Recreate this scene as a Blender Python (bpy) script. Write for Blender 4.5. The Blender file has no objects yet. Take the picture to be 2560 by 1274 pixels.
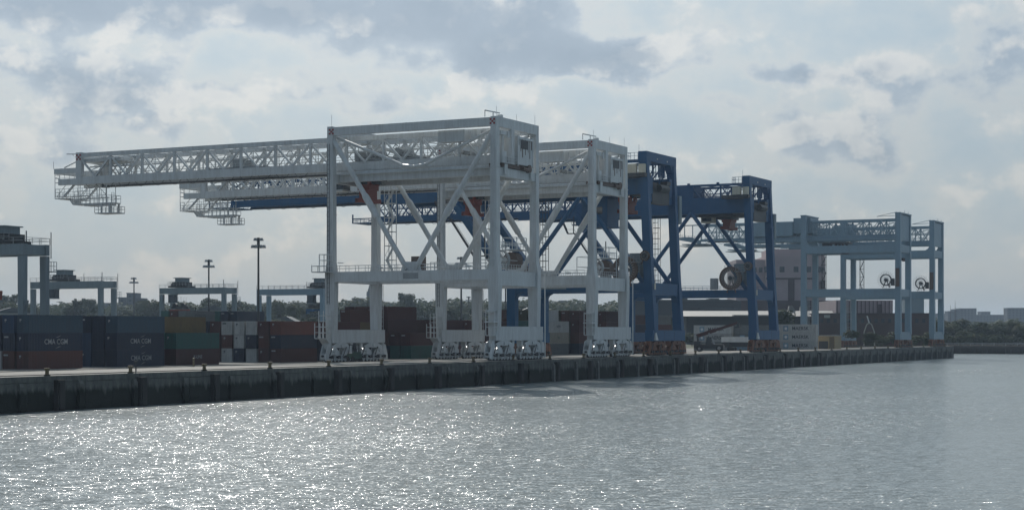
import bpy, math, random
from mathutils import Vector, Matrix
rnd = random.Random(7)
SC = bpy.context.scene
COL = SC.collection
R = math.radians
# ---------------------------------------------------------------- camera, light, sky
# World frame: +X runs along the quay (away, to the right), +Y runs inland, z = 0 is the water.
VIEW = R(27.3)                                  # heading of the camera measured from +X towards +Y
FWD = Vector((math.cos(VIEW), math.sin(VIEW), 0)); RGT = Vector((math.sin(VIEW), -math.cos(VIEW), 0))
CAM_Z = 9.5
cam_data = bpy.data.cameras.new('camera'); cam = bpy.data.objects.new('camera', cam_data); COL.objects.link(cam)
cam.location = (0, 0, CAM_Z); cam.rotation_euler = (R(90), 0, VIEW - R(90))
cam_data.lens = 60.47; cam_data.sensor_width = 36; cam_data.shift_y = 0.0746
cam_data.clip_start = 0.5; cam_data.clip_end = 20000
SC.camera = cam
SUN_AZ = VIEW + R(7.5); SUN_EL = R(38)
sun_dir = Vector((math.cos(SUN_AZ)*math.cos(SUN_EL), math.sin(SUN_AZ)*math.cos(SUN_EL), math.sin(SUN_EL)))
sd = bpy.data.lights.new('sun', 'SUN'); sd.energy = 3.1; sd.angle = R(0.53); sd.color = (1, 0.95, 0.88)
sun = bpy.data.objects.new('sun', sd); COL.objects.link(sun)
sun.rotation_euler = (-sun_dir).to_track_quat('-Z', 'Y').to_euler()
SC.view_settings.view_transform = 'Standard'; SC.view_settings.look = 'None'
SC.view_settings.gamma = 1; SC.view_settings.exposure = 0.06; SC.view_settings.use_curve_mapping = False
SC.cycles.use_denoising = True
SC.cycles.use_adaptive_sampling = False
SC.cycles.pixel_filter_type = 'BLACKMAN_HARRIS'; SC.cycles.filter_width = 1.5
SC.cycles.max_bounces = 6; SC.cycles.diffuse_bounces = 3; SC.cycles.glossy_bounces = 3
SC.cycles.volume_bounces = 0; SC.cycles.transparent_max_bounces = 8
SC.cycles.sample_clamp_indirect = 4
HAZE = 0.00009

W = bpy.data.worlds.new('World'); SC.world = W; W.use_nodes = True
def node_kit(nt):
    nt.nodes.clear()
    def N(t, **kw):
        n = nt.nodes.new(t)
        for k, v in kw.items():
            if k.startswith('i_'): 
                key = k[2:]; key = int(key) if key.isdigit() else key
                n.inputs[key].default_value = v
            else: setattr(n, k, v)
        return n
    def L(a, b): nt.links.new(a, b)
    def M(op, a, b=None, c=None):
        n = nt.nodes.new('ShaderNodeMath'); n.operation = op
        for i, q in enumerate((a, b, c)):
            if q is None: continue
            if isinstance(q, (int, float)): n.inputs[i].default_value = q
            else: nt.links.new(q, n.inputs[i])
        return n.outputs[0]
    return N, L, M
def ramp(N, stops, interp='LINEAR'):
    n = N('ShaderNodeValToRGB'); cr = n.color_ramp; cr.interpolation = interp
    while len(cr.elements) < len(stops): cr.elements.new(0.5)
    for e, (p, c) in zip(cr.elements, stops):
        e.position = p; e.color = (*c, 1) if len(c) == 3 else c
    return n
def build_sky():
    N, L, M = node_kit(W.node_tree)
    sky = N('ShaderNodeTexSky', sky_type='NISHITA', sun_disc=False)
    sky.sun_elevation = SUN_EL
    sky.sun_rotation = math.atan2(sun_dir.x, sun_dir.y)
    sky.air_density = 1.0; sky.dust_density = 2.0
    tc = N('ShaderNodeTexCoord'); d = tc.outputs['Generated']
    def dot(v):
        n = N('ShaderNodeVectorMath', operation='DOT_PRODUCT'); L(d, n.inputs[0]); n.inputs[1].default_value = v; return n.outputs['Value']
    phi = M('ARCTAN2', dot(tuple(RGT)), dot(tuple(FWD)))
    el = M('ARCSINE', dot((0, 0, 1)))
    comb = N('ShaderNodeCombineXYZ'); L(M('MULTIPLY', phi, 1.0), comb.inputs[0]); L(M('MULTIPLY', el, 1.3), comb.inputs[1])
    warp = N('ShaderNodeTexNoise', i_Scale=9.0, i_Detail=7.0, i_Roughness=0.6); L(comb.outputs[0], warp.inputs['Vector'])
    sep = N('ShaderNodeSeparateColor'); L(warp.outputs['Color'], sep.inputs[0])
    p2 = M('ADD', phi, M('MULTIPLY', M('SUBTRACT', sep.outputs[0], 0.5), 0.07))
    e2 = M('ADD', el, M('MULTIPLY', M('SUBTRACT', sep.outputs[1], 0.5), 0.055))
    blobs = [(280, 5, 420, 80, 1.25), (690, -20, 130, 60, .6), (290, 255, 200, 75, .62), (60, 180, 140, 60, .3), (60, 400, 150, 60, .3),
             (1200, 50, 240, 80, 1.0), (1330, 150, 260, 48, .95), (1520, 150, 100, 34, .7), (950, 40, 120, 60, .5),
             (1990, 190, 170, 28, .62), (2190, 150, 90, 35, .38), (2440, 210, 150, 70, .38), (2560, 120, 80, 70, .42),
             (2100, 350, 200, 80, .38), (2330, 250, 150, 50, .3), (900, 270, 160, 45, .42), (620, 250, 140, 40, .3), (1740, 270, 70, 25, .4),
             (1350, 370, 120, 60, .3), (380, 520, 90, 25, .25), (1800, 420, 160, 50, .28)]
    acc = None
    for bx, by, sx, sy, a in blobs:
        u = M('DIVIDE', M('SUBTRACT', p2, (bx-1280)/4300), sx/4300)
        v = M('DIVIDE', M('SUBTRACT', e2, (828-by)/4300), sy/4300)
        g = M('MULTIPLY', M('EXPONENT', M('MULTIPLY', M('ADD', M('MULTIPLY', u, u), M('MULTIPLY', v, v)), -0.8)), a)
        acc = g if acc is None else M('ADD', acc, g)
    n1 = N('ShaderNodeTexNoise', i_Scale=11.0, i_Detail=11.0, i_Roughness=0.55); L(comb.outputs[0], n1.inputs['Vector'])
    offv = N('ShaderNodeVectorMath', operation='ADD'); L(comb.outputs[0], offv.inputs[0]); offv.inputs[1].default_value = (-.006, .016, 0)
    n1b = N('ShaderNodeTexNoise', i_Scale=11.0, i_Detail=11.0, i_Roughness=0.55); L(offv.outputs[0], n1b.inputs['Vector'])
    n2 = N('ShaderNodeTexNoise', i_Scale=34.0, i_Detail=8.0, i_Roughness=0.55); L(comb.outputs[0], n2.inputs['Vector'])
    q = M('ADD', M('MULTIPLY', acc, 0.62), M('MULTIPLY', M('SUBTRACT', n1.outputs[0], 0.5), 1.15))
    q = M('ADD', q, M('MULTIPLY', M('SUBTRACT', n2.outputs[0], 0.5), 0.85))
    q = M('SUBTRACT', q, 0.06)
    low = N('ShaderNodeMapRange', interpolation_type='SMOOTHSTEP'); L(M('ABSOLUTE', el), low.inputs['Value']); low.inputs['From Min'].default_value = -.02; low.inputs['From Max'].default_value = .085; low.inputs['To Min'].default_value = .15
    q = M('ADD', M('MULTIPLY', q, low.outputs[0]), 0.25)
    # thin cloud is lit through and bright, thick cloud is grey blue
    cr = ramp(N, [(0.0, (3.6, 4.5, 5.25)), (0.17, (4.0, 4.75, 5.35)), (0.27, (4.4, 4.98, 5.4)), (0.35, (4.6, 5.05, 5.4)), (0.42, (4.1, 4.68, 5.25)), (0.50, (3.15, 3.88, 4.72)), (0.68, (2.5, 3.25, 4.15)), (1.0, (2.2, 2.95, 3.85))])
    L(q, cr.inputs[0])
    # edges of a cloud that face the sun are lit through
    lit = ramp(N, [(0.0, (0, 0, 0)), (.12, (.0, .0, .0)), (.5, (1, 1, 1))]); L(M('MULTIPLY', M('SUBTRACT', n1.outputs[0], n1b.outputs[0]), 7.5), lit.inputs[0])
    has = ramp(N, [(.2, (0, 0, 0)), (.32, (.9, .9, .9)), (.55, (.75, .75, .75)), (.8, (.15, .15, .15))]); L(q, has.inputs[0])
    lm = N('ShaderNodeMix', data_type='RGBA'); L(M('MULTIPLY', lit.outputs[0], has.outputs[0]), lm.inputs['Factor'])
    L(cr.outputs[0], lm.inputs['A']); lm.inputs['B'].default_value = (5.7, 5.85, 5.95, 1)
    # forward scattering: the veil is brighter towards the sun, dimmer and bluer away from it
    s = dot(tuple(sun_dir))
    glow = ramp(N, [(0.0, (.26, .34, .44)), (0.45, (.38, .46, .55)), (0.70, (.72, .77, .83)), (0.82, (.95, .98, 1.0)), (0.90, (1.0, 1.02, 1.02)), (0.95, (1.25, 1.25, 1.22)), (1.0, (3.4, 3.3, 3.1))])
    L(M('MULTIPLY', M('ADD', s, 1.0), 0.5), glow.inputs[0])
    # the veil thins upwards out of the dull haze at the horizon
    hz = ramp(N, [(0.0, (.62, .63, .64)), (.3, (.80, .80, .80)), (1.0, (1, 1, 1))]); L(M('MULTIPLY', M('ABSOLUTE', el), 6.5), hz.inputs[0])
    hm = N('ShaderNodeMix', data_type='RGBA', blend_type='MULTIPLY'); hm.inputs['Factor'].default_value = 1
    L(lm.outputs['Result'], hm.inputs['A']); L(hz.outputs[0], hm.inputs['B'])
    mm = N('ShaderNodeMix', data_type='RGBA', blend_type='MULTIPLY'); mm.inputs['Factor'].default_value = 1
    L(hm.outputs['Result'], mm.inputs['A']); L(glow.outputs[0], mm.inputs['B'])
    mix = N('ShaderNodeMix', data_type='RGBA'); mix.inputs['Factor'].default_value = .9
    L(sky.outputs[0], mix.inputs['A']); L(mm.outputs['Result'], mix.inputs['B'])
    bg = N('ShaderNodeBackground', i_Strength=0.1); L(mix.outputs['Result'], bg.inputs[0])
    out = N('ShaderNodeOutputWorld'); L(bg.outputs[0], out.inputs[0])
build_sky()

# ---------------------------------------------------------------- helpers
def at(px, d):
    """ground position seen at photo column px, d metres ahead of the camera"""
    lat = (px - 1280)/4300*d
    v = FWD*d + RGT*lat
    return v.x, v.y
def zat(py, d): return CAM_Z + (828-py)/4300*d

class MB:
    def __init__(s): s.v = []; s.f = []
    def quadbox(s, c8):
        n = len(s.v); s.v += [tuple(c) for c in c8]
        s.f += [(n, n+3, n+2, n+1), (n+4, n+5, n+6, n+7), (n, n+1, n+5, n+4), (n+1, n+2, n+6, n+5), (n+2, n+3, n+7, n+6), (n+3, n, n+4, n+7)]
        return s
    def box(s, x0, x1, y0, y1, z0, z1):
        return s.quadbox([(x0, y0, z0), (x1, y0, z0), (x1, y1, z0), (x0, y1, z0), (x0, y0, z1), (x1, y0, z1), (x1, y1, z1), (x0, y1, z1)])
    def cbox(s, cx, cy, cz, dx, dy, dz): return s.box(cx-dx/2, cx+dx/2, cy-dy/2, cy+dy/2, cz-dz/2, cz+dz/2)
    def frus(s, c0, a0, b0, c1, a1, b1):
        """tapered post from centre c0 (size a0 x b0) to centre c1 (a1 x b1)"""
        r = []
        for c, a, b in ((c0, a0, b0), (c1, a1, b1)):
            for sx, sy in ((-1, -1), (1, -1), (1, 1), (-1, 1)): r.append((c[0]+sx*a/2, c[1]+sy*b/2, c[2]))
        return s.quadbox(r)
    def beam(s, p, q, w, h=None, up=(0, 0, 1)):
        h = h or w
        p = Vector(p); q = Vector(q); t = (q-p)
        if t.length < 1e-6: return s
        t.normalize(); u = Vector(up)
        if abs(t.dot(u)) > .99: u = Vector((0, 1, 0)) if abs(t.y) < .9 else Vector((1, 0, 0))
        a = t.cross(u).normalized(); b = a.cross(t).normalized()
        r = []
        for c in (p, q):
            for i, j in ((-1, -1), (1, -1), (1, 1), (-1, 1)): r.append(c + a*(i*w/2) + b*(j*h/2))
        return s.quadbox(r)
    def tube(s, p, q, r, n=8, r2=None, caps=True):
        r2 = r if r2 is None else r2
        p = Vector(p); q = Vector(q); t = (q-p).normalized()
        u = Vector((0, 0, 1)) if abs(t.z) < .9 else Vector((1, 0, 0))
        a = t.cross(u).normalized(); b = a.cross(t)
        k = len(s.v)
        for c, rr in ((p, r), (q, r2)):
            for i in range(n):
                w = 2*math.pi*i/n; s.v.append(tuple(c + a*math.cos(w)*rr + b*math.sin(w)*rr))
        for i in range(n): s.f.append((k+i, k+(i+1) % n, k+n+(i+1) % n, k+n+i))
        if caps: s.f.append(tuple(range(k+n-1, k-1, -1))); s.f.append(tuple(range(k+n, k+2*n)))
        return s
    def path(s, pts, r, n=5):
        for p, q in zip(pts, pts[1:]): s.tube(p, q, r, n, caps=False)
        return s
    def prism(s, pts, axis, a, b):
        """polygon pts (2D) extruded along axis from a to b; 2D coordinates are the other two axes in order"""
        k = len(s.v); n = len(pts)
        for e in (a, b):
            for (u, w) in pts:
                s.v.append({'x': (e, u, w), 'y': (u, e, w), 'z': (u, w, e)}[axis])
        s.f.append(tuple(range(k, k+n))); s.f.append(tuple(range(k+2*n-1, k+n-1, -1)))
        for i in range(n): s.f.append((k+i, k+n+i, k+n+(i+1) % n, k+(i+1) % n))
        return s
    def rail(s, pts, h=1.1, gap=1.6, t=.06, mid=True):
        pts = [Vector(p) for p in pts]
        for p, q in zip(pts, pts[1:]):
            L_ = (q-p).length; n = max(1, round(L_/gap))
            for i in range(n+1):
                c = p.lerp(q, i/n); s.beam(c, c+Vector((0, 0, h)), t)
            for hh in ((h, h*.55) if mid else (h,)):
                s.beam(p+Vector((0, 0, hh)), q+Vector((0, 0, hh)), t)
        return s
    def mesh(s, name):
        m = bpy.data.meshes.new(name); m.from_pydata(s.v, [], s.f); m.update(); return m
def ob(name, m, mat, parent=None, loc=None):
    if isinstance(m, MB): m = m.mesh(name)
    if mat is not None and len(m.materials) == 0: m.materials.append(mat)
    o = bpy.data.objects.new(name, m); COL.objects.link(o)
    if parent is not None: o.parent = parent
    if loc is not None: o.location = loc
    if mat is not None and m.materials[0] is not mat:
        o.material_slots[0].link = 'OBJECT'; o.material_slots[0].material = mat
    return o
def thing(name, label, cat, loc=(0, 0, 0), rz=0, group=None):
    o = bpy.data.objects.new(name, None); COL.objects.link(o); o.location = loc; o.rotation_euler = (0, 0, rz)
    return tag(o, label, cat, group)
def tag(o, label=None, cat=None, group=None, kind=None):
    if label: o['label'] = label
    if cat: o['category'] = cat
    if group: o['group'] = group
    if kind: o['kind'] = kind
    return o
def copy_tree(o, parent=None):
    c = o.copy(); COL.objects.link(c)
    if parent is not None: c.parent = parent
    for ch in list(o.children): copy_tree(ch, c)
    return c
def text_mesh(s, size, extrude=0.0):
    cu = bpy.data.curves.new('lettering', 'FONT'); cu.body = s; cu.size = size; cu.align_x = 'CENTER'; cu.align_y = 'CENTER'
    cu.resolution_u = 3; cu.offset = size*.012; cu.extrude = extrude
    o = bpy.data.objects.new('lettering', cu); COL.objects.link(o)
    dg = bpy.context.evaluated_depsgraph_get(); dg.update()
    m = bpy.data.meshes.new_from_object(o.evaluated_get(dg)); m.name = 'lettering'
    bpy.data.objects.remove(o); bpy.data.curves.remove(cu)
    m.materials.clear()
    return m

# ---------------------------------------------------------------- materials
MATS = {}
def paint(name, col, rough=.5, grime=.35, grime_col=(.10, .085, .07), scale=.35, streak=5.0, spec=.4, bump=.0, metal=0.0, vary=0.0):
    m = bpy.data.materials.new(name); m.use_nodes = True
    N, L, M = node_kit(m.node_tree)
    tc = N('ShaderNodeTexCoord')
    mp = N('ShaderNodeMapping'); mp.inputs['Scale'].default_value = (1, 1, 1/streak); L(tc.outputs['Object'], mp.inputs[0])
    oi = N('ShaderNodeObjectInfo'); off = N('ShaderNodeVectorMath', operation='ADD'); L(mp.outputs[0], off.inputs[0])
    sc = N('ShaderNodeMath', operation='MULTIPLY'); sc.inputs[1].default_value = 37.0; L(oi.outputs['Random'], sc.inputs[0])
    L(sc.outputs[0], off.inputs[1])
    n = N('ShaderNodeTexNoise', i_Scale=scale*4, i_Detail=9.0, i_Roughness=0.65); L(off.outputs[0], n.inputs['Vector'])
    n2 = N('ShaderNodeTexNoise', i_Scale=scale, i_Detail=4.0, i_Roughness=0.6); L(off.outputs[0], n2.inputs['Vector'])
    r = ramp(N, [(.42, (0, 0, 0)), (.72, (1, 1, 1))]); L(n.outputs[0], r.inputs[0])
    r2 = ramp(N, [(.35, (0, 0, 0)), (.7, (1, 1, 1))]); L(n2.outputs[0], r2.inputs[0])
    mul = M('MULTIPLY', M('ADD', M('MULTIPLY', r.outputs[0], .6), M('MULTIPLY', r2.outputs[0], .4)), grime)
    mx = N('ShaderNodeMix', data_type='RGBA'); mx.inputs['A'].default_value = (*col, 1); mx.inputs['B'].default_value = (*grime_col, 1)
    L(mul, mx.inputs['Factor'])
    b = N('ShaderNodeBsdfPrincipled'); 
    src = mx.outputs['Result']
    if vary:
        hv = N('ShaderNodeHueSaturation'); L(src, hv.inputs['Color'])
        L(M('ADD', M('MULTIPLY', oi.outputs['Random'], vary), 1-vary/2), hv.inputs['Value']); src = hv.outputs[0]
    L(src, b.inputs['Base Color'])
    b.inputs['Roughness'].default_value = rough; b.inputs['Metallic'].default_value = metal
    b.inputs['Specular IOR Level'].default_value = spec
    if bump:
        bp = N('ShaderNodeBump', i_Strength=.6, i_Distance=bump); L(n.outputs[0], bp.inputs['Height']); L(bp.outputs[0], b.inputs['Normal'])
    o = N('ShaderNodeOutputMaterial'); L(b.outputs[0], o.inputs[0])
    MATS[name] = m; return m
WHITE = paint('white_paint', (.61, .635, .64), .42, .5, (.27, .25, .23), .5, 8)
CREAM = paint('cream_paint', (.62, .57, .45), .5, .3)
BLUE = paint('blue_paint', (.003, .078, .19), .5, .28, (.03, .05, .08), .4, 7)
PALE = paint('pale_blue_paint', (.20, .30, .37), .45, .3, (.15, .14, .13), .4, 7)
GREYP = paint('grey_paint', (.20, .255, .28), .5, .35, (.08, .08, .08), .5, 6)
DARK = paint('dark_steel', (.035, .04, .045), .5, .4)
STEEL = paint('galvanised_steel', (.33, .35, .36), .45, .4, metal=.4)
ORANGE = paint('orange_paint', (.26, .05, .028), .5, .3)
RUST = paint('rusty_orange_paint', (.23, .095, .05), .6, .6, (.07, .04, .025), 1.2, 2)
BROWN = paint('brown_reel_paint', (.13, .085, .065), .6, .4)
RUBBER = paint('black_rubber', (.02, .02, .02), .8, .3)
YELLOW = paint('yellow_paint', (.15, .11, .05), .55, .5, (.08, .06, .04), 1.5, 3)
REDM = paint('red_marking', (.30, .03, .03), .5, .2)
WHITEM = paint('white_marking', (.7, .7, .68), .5, .25)
LETTER = paint('faded_lettering', (.33, .34, .35), .6, .4)
BLACKM = paint('black_marking', (.03, .04, .05), .5, .2)
GLASS = paint('dark_glass', (.02, .03, .04), .08, .1, spec=.8)
TIMBER = paint('weathered_timber', (.075, .065, .052), .85, .5, (.02, .02, .018), 1.5, 4)
def lampmat():
    m = bpy.data.materials.new('lit_lamp'); m.use_nodes = True
    N, L, M = node_kit(m.node_tree); e = N('ShaderNodeEmission', i_Strength=6.0); e.inputs[0].default_value = (1, .97, .9, 1)
    o = N('ShaderNodeOutputMaterial'); L(e.outputs[0], o.inputs[0]); return m
LAMP = lampmat()
CC = {}
for n_, c_ in dict(navy=(.016, .032, .075), blue=(.025, .075, .17), slate_blue=(.05, .11, .17), dark_red=(.105, .024, .022), brown_red=(.15, .042, .028),
                   orange_red=(.19, .05, .032), teal=(.03, .17, .15), green=(.03, .11, .07), yellow=(.26, .17, .06), white=(.50, .50, .48),
                   grey=(.24, .26, .26), beige=(.36, .33, .26), olive=(.12, .11, .06), black=(.02, .022, .026), light_blue=(.22, .34, .42)).items():
    CC[n_] = paint(n_+'_container_paint', tuple(q*(.58 if max(c_) < .3 else .85) for q in c_), .5, .4, (.045, .03, .025), .8, 4, vary=.35)
# ---------------------------------------------------------------- setting: water, land, quay
QZ = 4.2; GZ = 3.6; QY = 143.2
def water_mat():
    """harbour chop: the facet slopes come straight from three scales of noise"""
    m = bpy.data.materials.new('harbour_water'); m.use_nodes = True
    N, L, M = node_kit(m.node_tree)
    tc = N('ShaderNodeTexCoord')
    vr = N('ShaderNodeVectorRotate', rotation_type='Z_AXIS'); L(tc.outputs['Object'], vr.inputs['Vector'])
    vr.inputs['Angle'].default_value = -VIEW        # crests lie roughly across the harbour
    def slope(sc, det, ro, sy, amp, tilt=0.0, heavy=False):
        v2 = N('ShaderNodeVectorRotate', rotation_type='Z_AXIS'); L(vr.outputs[0], v2.inputs['Vector']); v2.inputs['Angle'].default_value = tilt
        mp = N('ShaderNodeMapping'); mp.inputs['Scale'].default_value = (sc, sc*sy, sc)
        L(v2.outputs[0], mp.inputs[0])
        n = N('ShaderNodeTexNoise', i_Scale=1.0, i_Detail=det, i_Roughness=ro); L(mp.outputs[0], n.inputs['Vector'])
        sub = N('ShaderNodeVectorMath', operation='SUBTRACT'); L(n.outputs['Color'], sub.inputs[0]); sub.inputs[1].default_value = (.5, .5, .5)
        s_ = N('ShaderNodeVectorMath', operation='SCALE'); L(sub.outputs[0], s_.inputs[0]); s_.inputs['Scale'].default_value = amp
        if heavy:                                   # few steep facets among many gentle ones
            ln = N('ShaderNodeVectorMath', operation='LENGTH'); L(sub.outputs[0], ln.inputs[0]); L(M('MULTIPLY', ln.outputs['Value'], amp), s_.inputs['Scale'])
        return s_.outputs[0]
    def add(p, q):
        n = N('ShaderNodeVectorMath', operation='ADD'); L(p, n.inputs[0]); L(q, n.inputs[1]); return n.outputs[0]
    v = add(add(add(slope(.2, 2, .5, .4, .16, .3), slope(1.5, 3, .5, .55, 6.0, -.35, True)), slope(6.5, 2, .5, .6, 8.6, .2, True)), slope(9.0, 1, .5, .8, .6, .9))
    mp = N('ShaderNodeMapping'); mp.inputs['Scale'].default_value = (.012, .03, .02); mp.inputs['Rotation'].default_value = (0, 0, VIEW); L(tc.outputs['Object'], mp.inputs[0])
    pn = N('ShaderNodeTexNoise', i_Scale=1.0, i_Detail=4.0); L(mp.outputs[0], pn.inputs['Vector'])
    ra = ramp(N, [(.38, (.55, .55, .55)), (.60, (1.12, 1.12, 1.12))]); L(pn.outputs[0], ra.inputs[0])
    sc = N('ShaderNodeVectorMath', operation='SCALE'); L(v, sc.inputs[0]); L(ra.outputs[0], sc.inputs['Scale'])
    fl = N('ShaderNodeVectorMath', operation='MULTIPLY'); L(sc.outputs[0], fl.inputs[0]); fl.inputs[1].default_value = (1, 1, 0)
    up = N('ShaderNodeVectorMath', operation='ADD'); L(fl.outputs[0], up.inputs[0]); up.inputs[1].default_value = (0, 0, 1)
    nz = N('ShaderNodeVectorMath', operation='NORMALIZE'); L(up.outputs[0], nz.inputs[0])
    p = N('ShaderNodeBsdfPrincipled'); p.inputs['Base Color'].default_value = (.165, .205, .215, 1)
    p.inputs['Roughness'].default_value = .095; p.inputs['IOR'].default_value = 1.34
    L(nz.outputs[0], p.inputs['Normal'])
    # capillary ripples finer than the facets: a second, rougher lobe
    p2 = N('ShaderNodeBsdfPrincipled'); p2.inputs['Base Color'].default_value = p.inputs['Base Color'].default_value
    p2.inputs['Roughness'].default_value = .285; p2.inputs['IOR'].default_value = 1.34; L(nz.outputs[0], p2.inputs['Normal'])
    ms = N('ShaderNodeMixShader'); ms.inputs[0].default_value = .33; L(p.outputs[0], ms.inputs[1]); L(p2.outputs[0], ms.inputs[2])
    o = N('ShaderNodeOutputMaterial'); L(ms.outputs[0], o.inputs[0]); return m
def ground_mat(name, c1, c2, sc, rough=.9, bump=.03):
    m = bpy.data.materials.new(name); m.use_nodes = True
    N, L, M = node_kit(m.node_tree); tc = N('ShaderNodeTexCoord')
    n = N('ShaderNodeTexNoise', i_Scale=sc, i_Detail=10.0, i_Roughness=.65); L(tc.outputs['Object'], n.inputs['Vector'])
    n2 = N('ShaderNodeTexNoise', i_Scale=sc*.12, i_Detail=5.0, i_Roughness=.6); L(tc.outputs['Object'], n2.inputs['Vector'])
    r = ramp(N, [(.36, c1), (.64, c2)]); L(M('ADD', M('MULTIPLY', n.outputs[0], .5), M('MULTIPLY', n2.outputs[0], .5)), r.inputs[0])
    b = N('ShaderNodeBsdfPrincipled', i_Roughness=rough); L(r.outputs[0], b.inputs['Base Color'])
    b.inputs['Specular IOR Level'].default_value = .25
    bp = N('ShaderNodeBump', i_Strength=.5, i_Distance=bump); L(n.outputs[0], bp.inputs['Height']); L(bp.outputs[0], b.inputs['Normal'])
    o = N('ShaderNodeOutputMaterial'); L(b.outputs[0], o.inputs[0]); return m
def quay_mat():
    """concrete above, wet black weed below an irregular tide line, rust and lime streaks"""
    m = bpy.data.materials.new('quay_concrete'); m.use_nodes = True
    N, L, M = node_kit(m.node_tree); tc = N('ShaderNodeTexCoord'); sep = N('ShaderNodeSeparateXYZ'); L(tc.outputs['Object'], sep.inputs[0])
    mp = N('ShaderNodeMapping'); mp.inputs['Scale'].default_value = (1, 1, .35); L(tc.outputs['Object'], mp.inputs[0])
    n = N('ShaderNodeTexNoise', i_Scale=.9, i_Detail=9.0, i_Roughness=.7); L(mp.outputs[0], n.inputs['Vector'])
    n2 = N('ShaderNodeTexNoise', i_Scale=.22, i_Detail=6.0, i_Roughness=.6); L(mp.outputs[0], n2.inputs['Vector'])
    con = ramp(N, [(.3, (.055, .058, .052)), (.5, (.115, .12, .11)), (.72, (.19, .185, .165))]); L(n.outputs[0], con.inputs[0])
    e = M('ADD', sep.outputs[2], M('MULTIPLY', M('SUBTRACT', n2.outputs[0], .5), 3.2))
    e = M('ADD', e, M('MULTIPLY', M('SUBTRACT', n.outputs[0], .5), 1.6))
    r = ramp(N, [(.50, (1, 1, 1)), (.66, (0, 0, 0))]); L(M('DIVIDE', e, 4.2), r.inputs[0])
    mx = N('ShaderNodeMix', data_type='RGBA'); mx.inputs['B'].default_value = (.014, .018, .014, 1); L(con.outputs[0], mx.inputs['A']); L(r.outputs[0], mx.inputs['Factor'])
    b = N('ShaderNodeBsdfPrincipled', i_Roughness=.85); L(mx.outputs['Result'], b.inputs['Base Color']); b.inputs['Specular IOR Level'].default_value = .25
    bp = N('ShaderNodeBump', i_Strength=.7, i_Distance=.12); L(n.outputs[0], bp.inputs['Height']); L(bp.outputs[0], b.inputs['Normal'])
    o = N('ShaderNodeOutputMaterial'); L(b.outputs[0], o.inputs[0]); return m
WATER = water_mat(); QUAY = quay_mat()
CONC = ground_mat('apron_concrete', (.21, .20, .18), (.33, .315, .285), .5)
YARD = ground_mat('yard_paving', (.13, .13, .12), (.22, .215, .20), .25)
EARTH = ground_mat('grassy_ground', (.035, .05, .025), (.08, .085, .05), .05, bump=.3)

w = MB(); w.v = [(-6000, -9000, 0), (12000, -9000, 0), (12000, 9000, 0), (-6000, 9000, 0)]; w.f = [(0, 1, 2, 3)]
tag(ob('water', w, WATER), kind='structure')

# land: one sheet, flat under the terminal, rising to wooded hills inland
def land_z(x, y):
    d = x*FWD.x + y*FWD.y; lat = x*RGT.x + y*RGT.y; px = 1280 + 4300*lat/max(d, 50)
    t = min(1, max(0, (d-560)/900)); t = t*t*(3-2*t)
    side = 1/(1+math.exp((px-1750)/130.0))
    h = 17*t*(.25+.75*side)
    h += t*side*(2.5*math.sin(x*.006+1)+2.0*math.sin(y*.009+x*.003))
    return GZ + max(0, h)
def land_mesh():
    v = []; f = []
    nx, ny = 90, 90
    xs = [-700 + 5200*(i/nx)**1.25 for i in range(nx+1)]
    ys = [184.3 + 5200*(j/ny)**1.5 for j in range(ny+1)]
    for j in range(ny+1):
        for i in range(nx+1): v.append((xs[i], ys[j], land_z(xs[i], ys[j])))
    for j in range(ny):
        for i in range(nx): a = j*(nx+1)+i; f.append((a, a+1, a+nx+2, a+nx+1))
    s = MB(); s.v = v; s.f = f; return s
tag(ob('ground', land_mesh(), EARTH), kind='structure')
s = MB(); s.box(752, 4600, -2600, 184.3, -2, 3.3)
tag(ob('far_bank', s, EARTH), kind='structure')
s = MB()
s.v = [(-60, 143.6, QZ), (626, 143.6, QZ), (626, 150, QZ), (-60, 150, QZ), (-60, 180, GZ+.02), (626, 180, GZ+.02), (626, 190, GZ+.02), (-60, 190, GZ+.02)]
s.f = [(0, 1, 2, 3), (3, 2, 5, 4), (4, 5, 6, 7)]
tag(ob('apron', s, CONC), kind='structure')
s = MB(); s.v = [(-60, 184.5, GZ+.05), (700, 184.5, GZ+.05), (700, 345, GZ+.05), (-60, 345, GZ+.05)]; s.f = [(0, 1, 2, 3)]
tag(ob('yard_pavement', s, YARD), kind='structure')

quay = tag(thing('quay_wall', None, None), kind='structure')
q0 = MB(); q0.box(-60, 626, 143.9, 184.2, -1, QZ-.72); ob('core', q0, QUAY, quay)
q0 = MB(); q0.box(625.2, 626.02, 143.6, 184.2, -1, QZ-.02); ob('end_wall', q0, QUAY, quay)
pan = MB(); pan.box(0, 5.02, -.3, .7, -1, 3.45)
panm = pan.mesh('wall_panel')
cop = MB(); cop.box(0, 5.04, -.22, .72, 3.48, 4.19); copm = cop.mesh('coping_block')
X = -60.0; k = 0
while X < 624:
    o = ob('wall_panel', panm, QUAY, quay, (X, QY+.35+rnd.uniform(-.06, .06), rnd.uniform(-.04, .0)))
    if X > 120 or k % 2 == 0: ob('coping_block', copm, QUAY, quay, (X, QY+.3+rnd.uniform(-.02, .02), 0))
    else: ob('coping_block', copm, QUAY, quay, (X, QY+.3, 0))
    X += 5.08; k += 1
pil = MB(); pil.frus((0, 0, -1), .75, .5, (0, 0, 3.1), .7, .45); pil.frus((0, 0, 3.1), .7, .45, (0, .1, 3.5), .5, .2)
pilm = pil.mesh('fender_pile')
pil2 = MB(); pil2.frus((0, 0, -1), 1.25, .7, (0, 0, 3.7), 1.25, .7); pil2.box(-.45, .45, -.47, -.34, .2, 3.4); pilm2 = pil2.mesh('rubber_fender')
PILE_L = ground_mat('pale_pile', (.085, .085, .08), (.19, .185, .175), 1.2)
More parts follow.
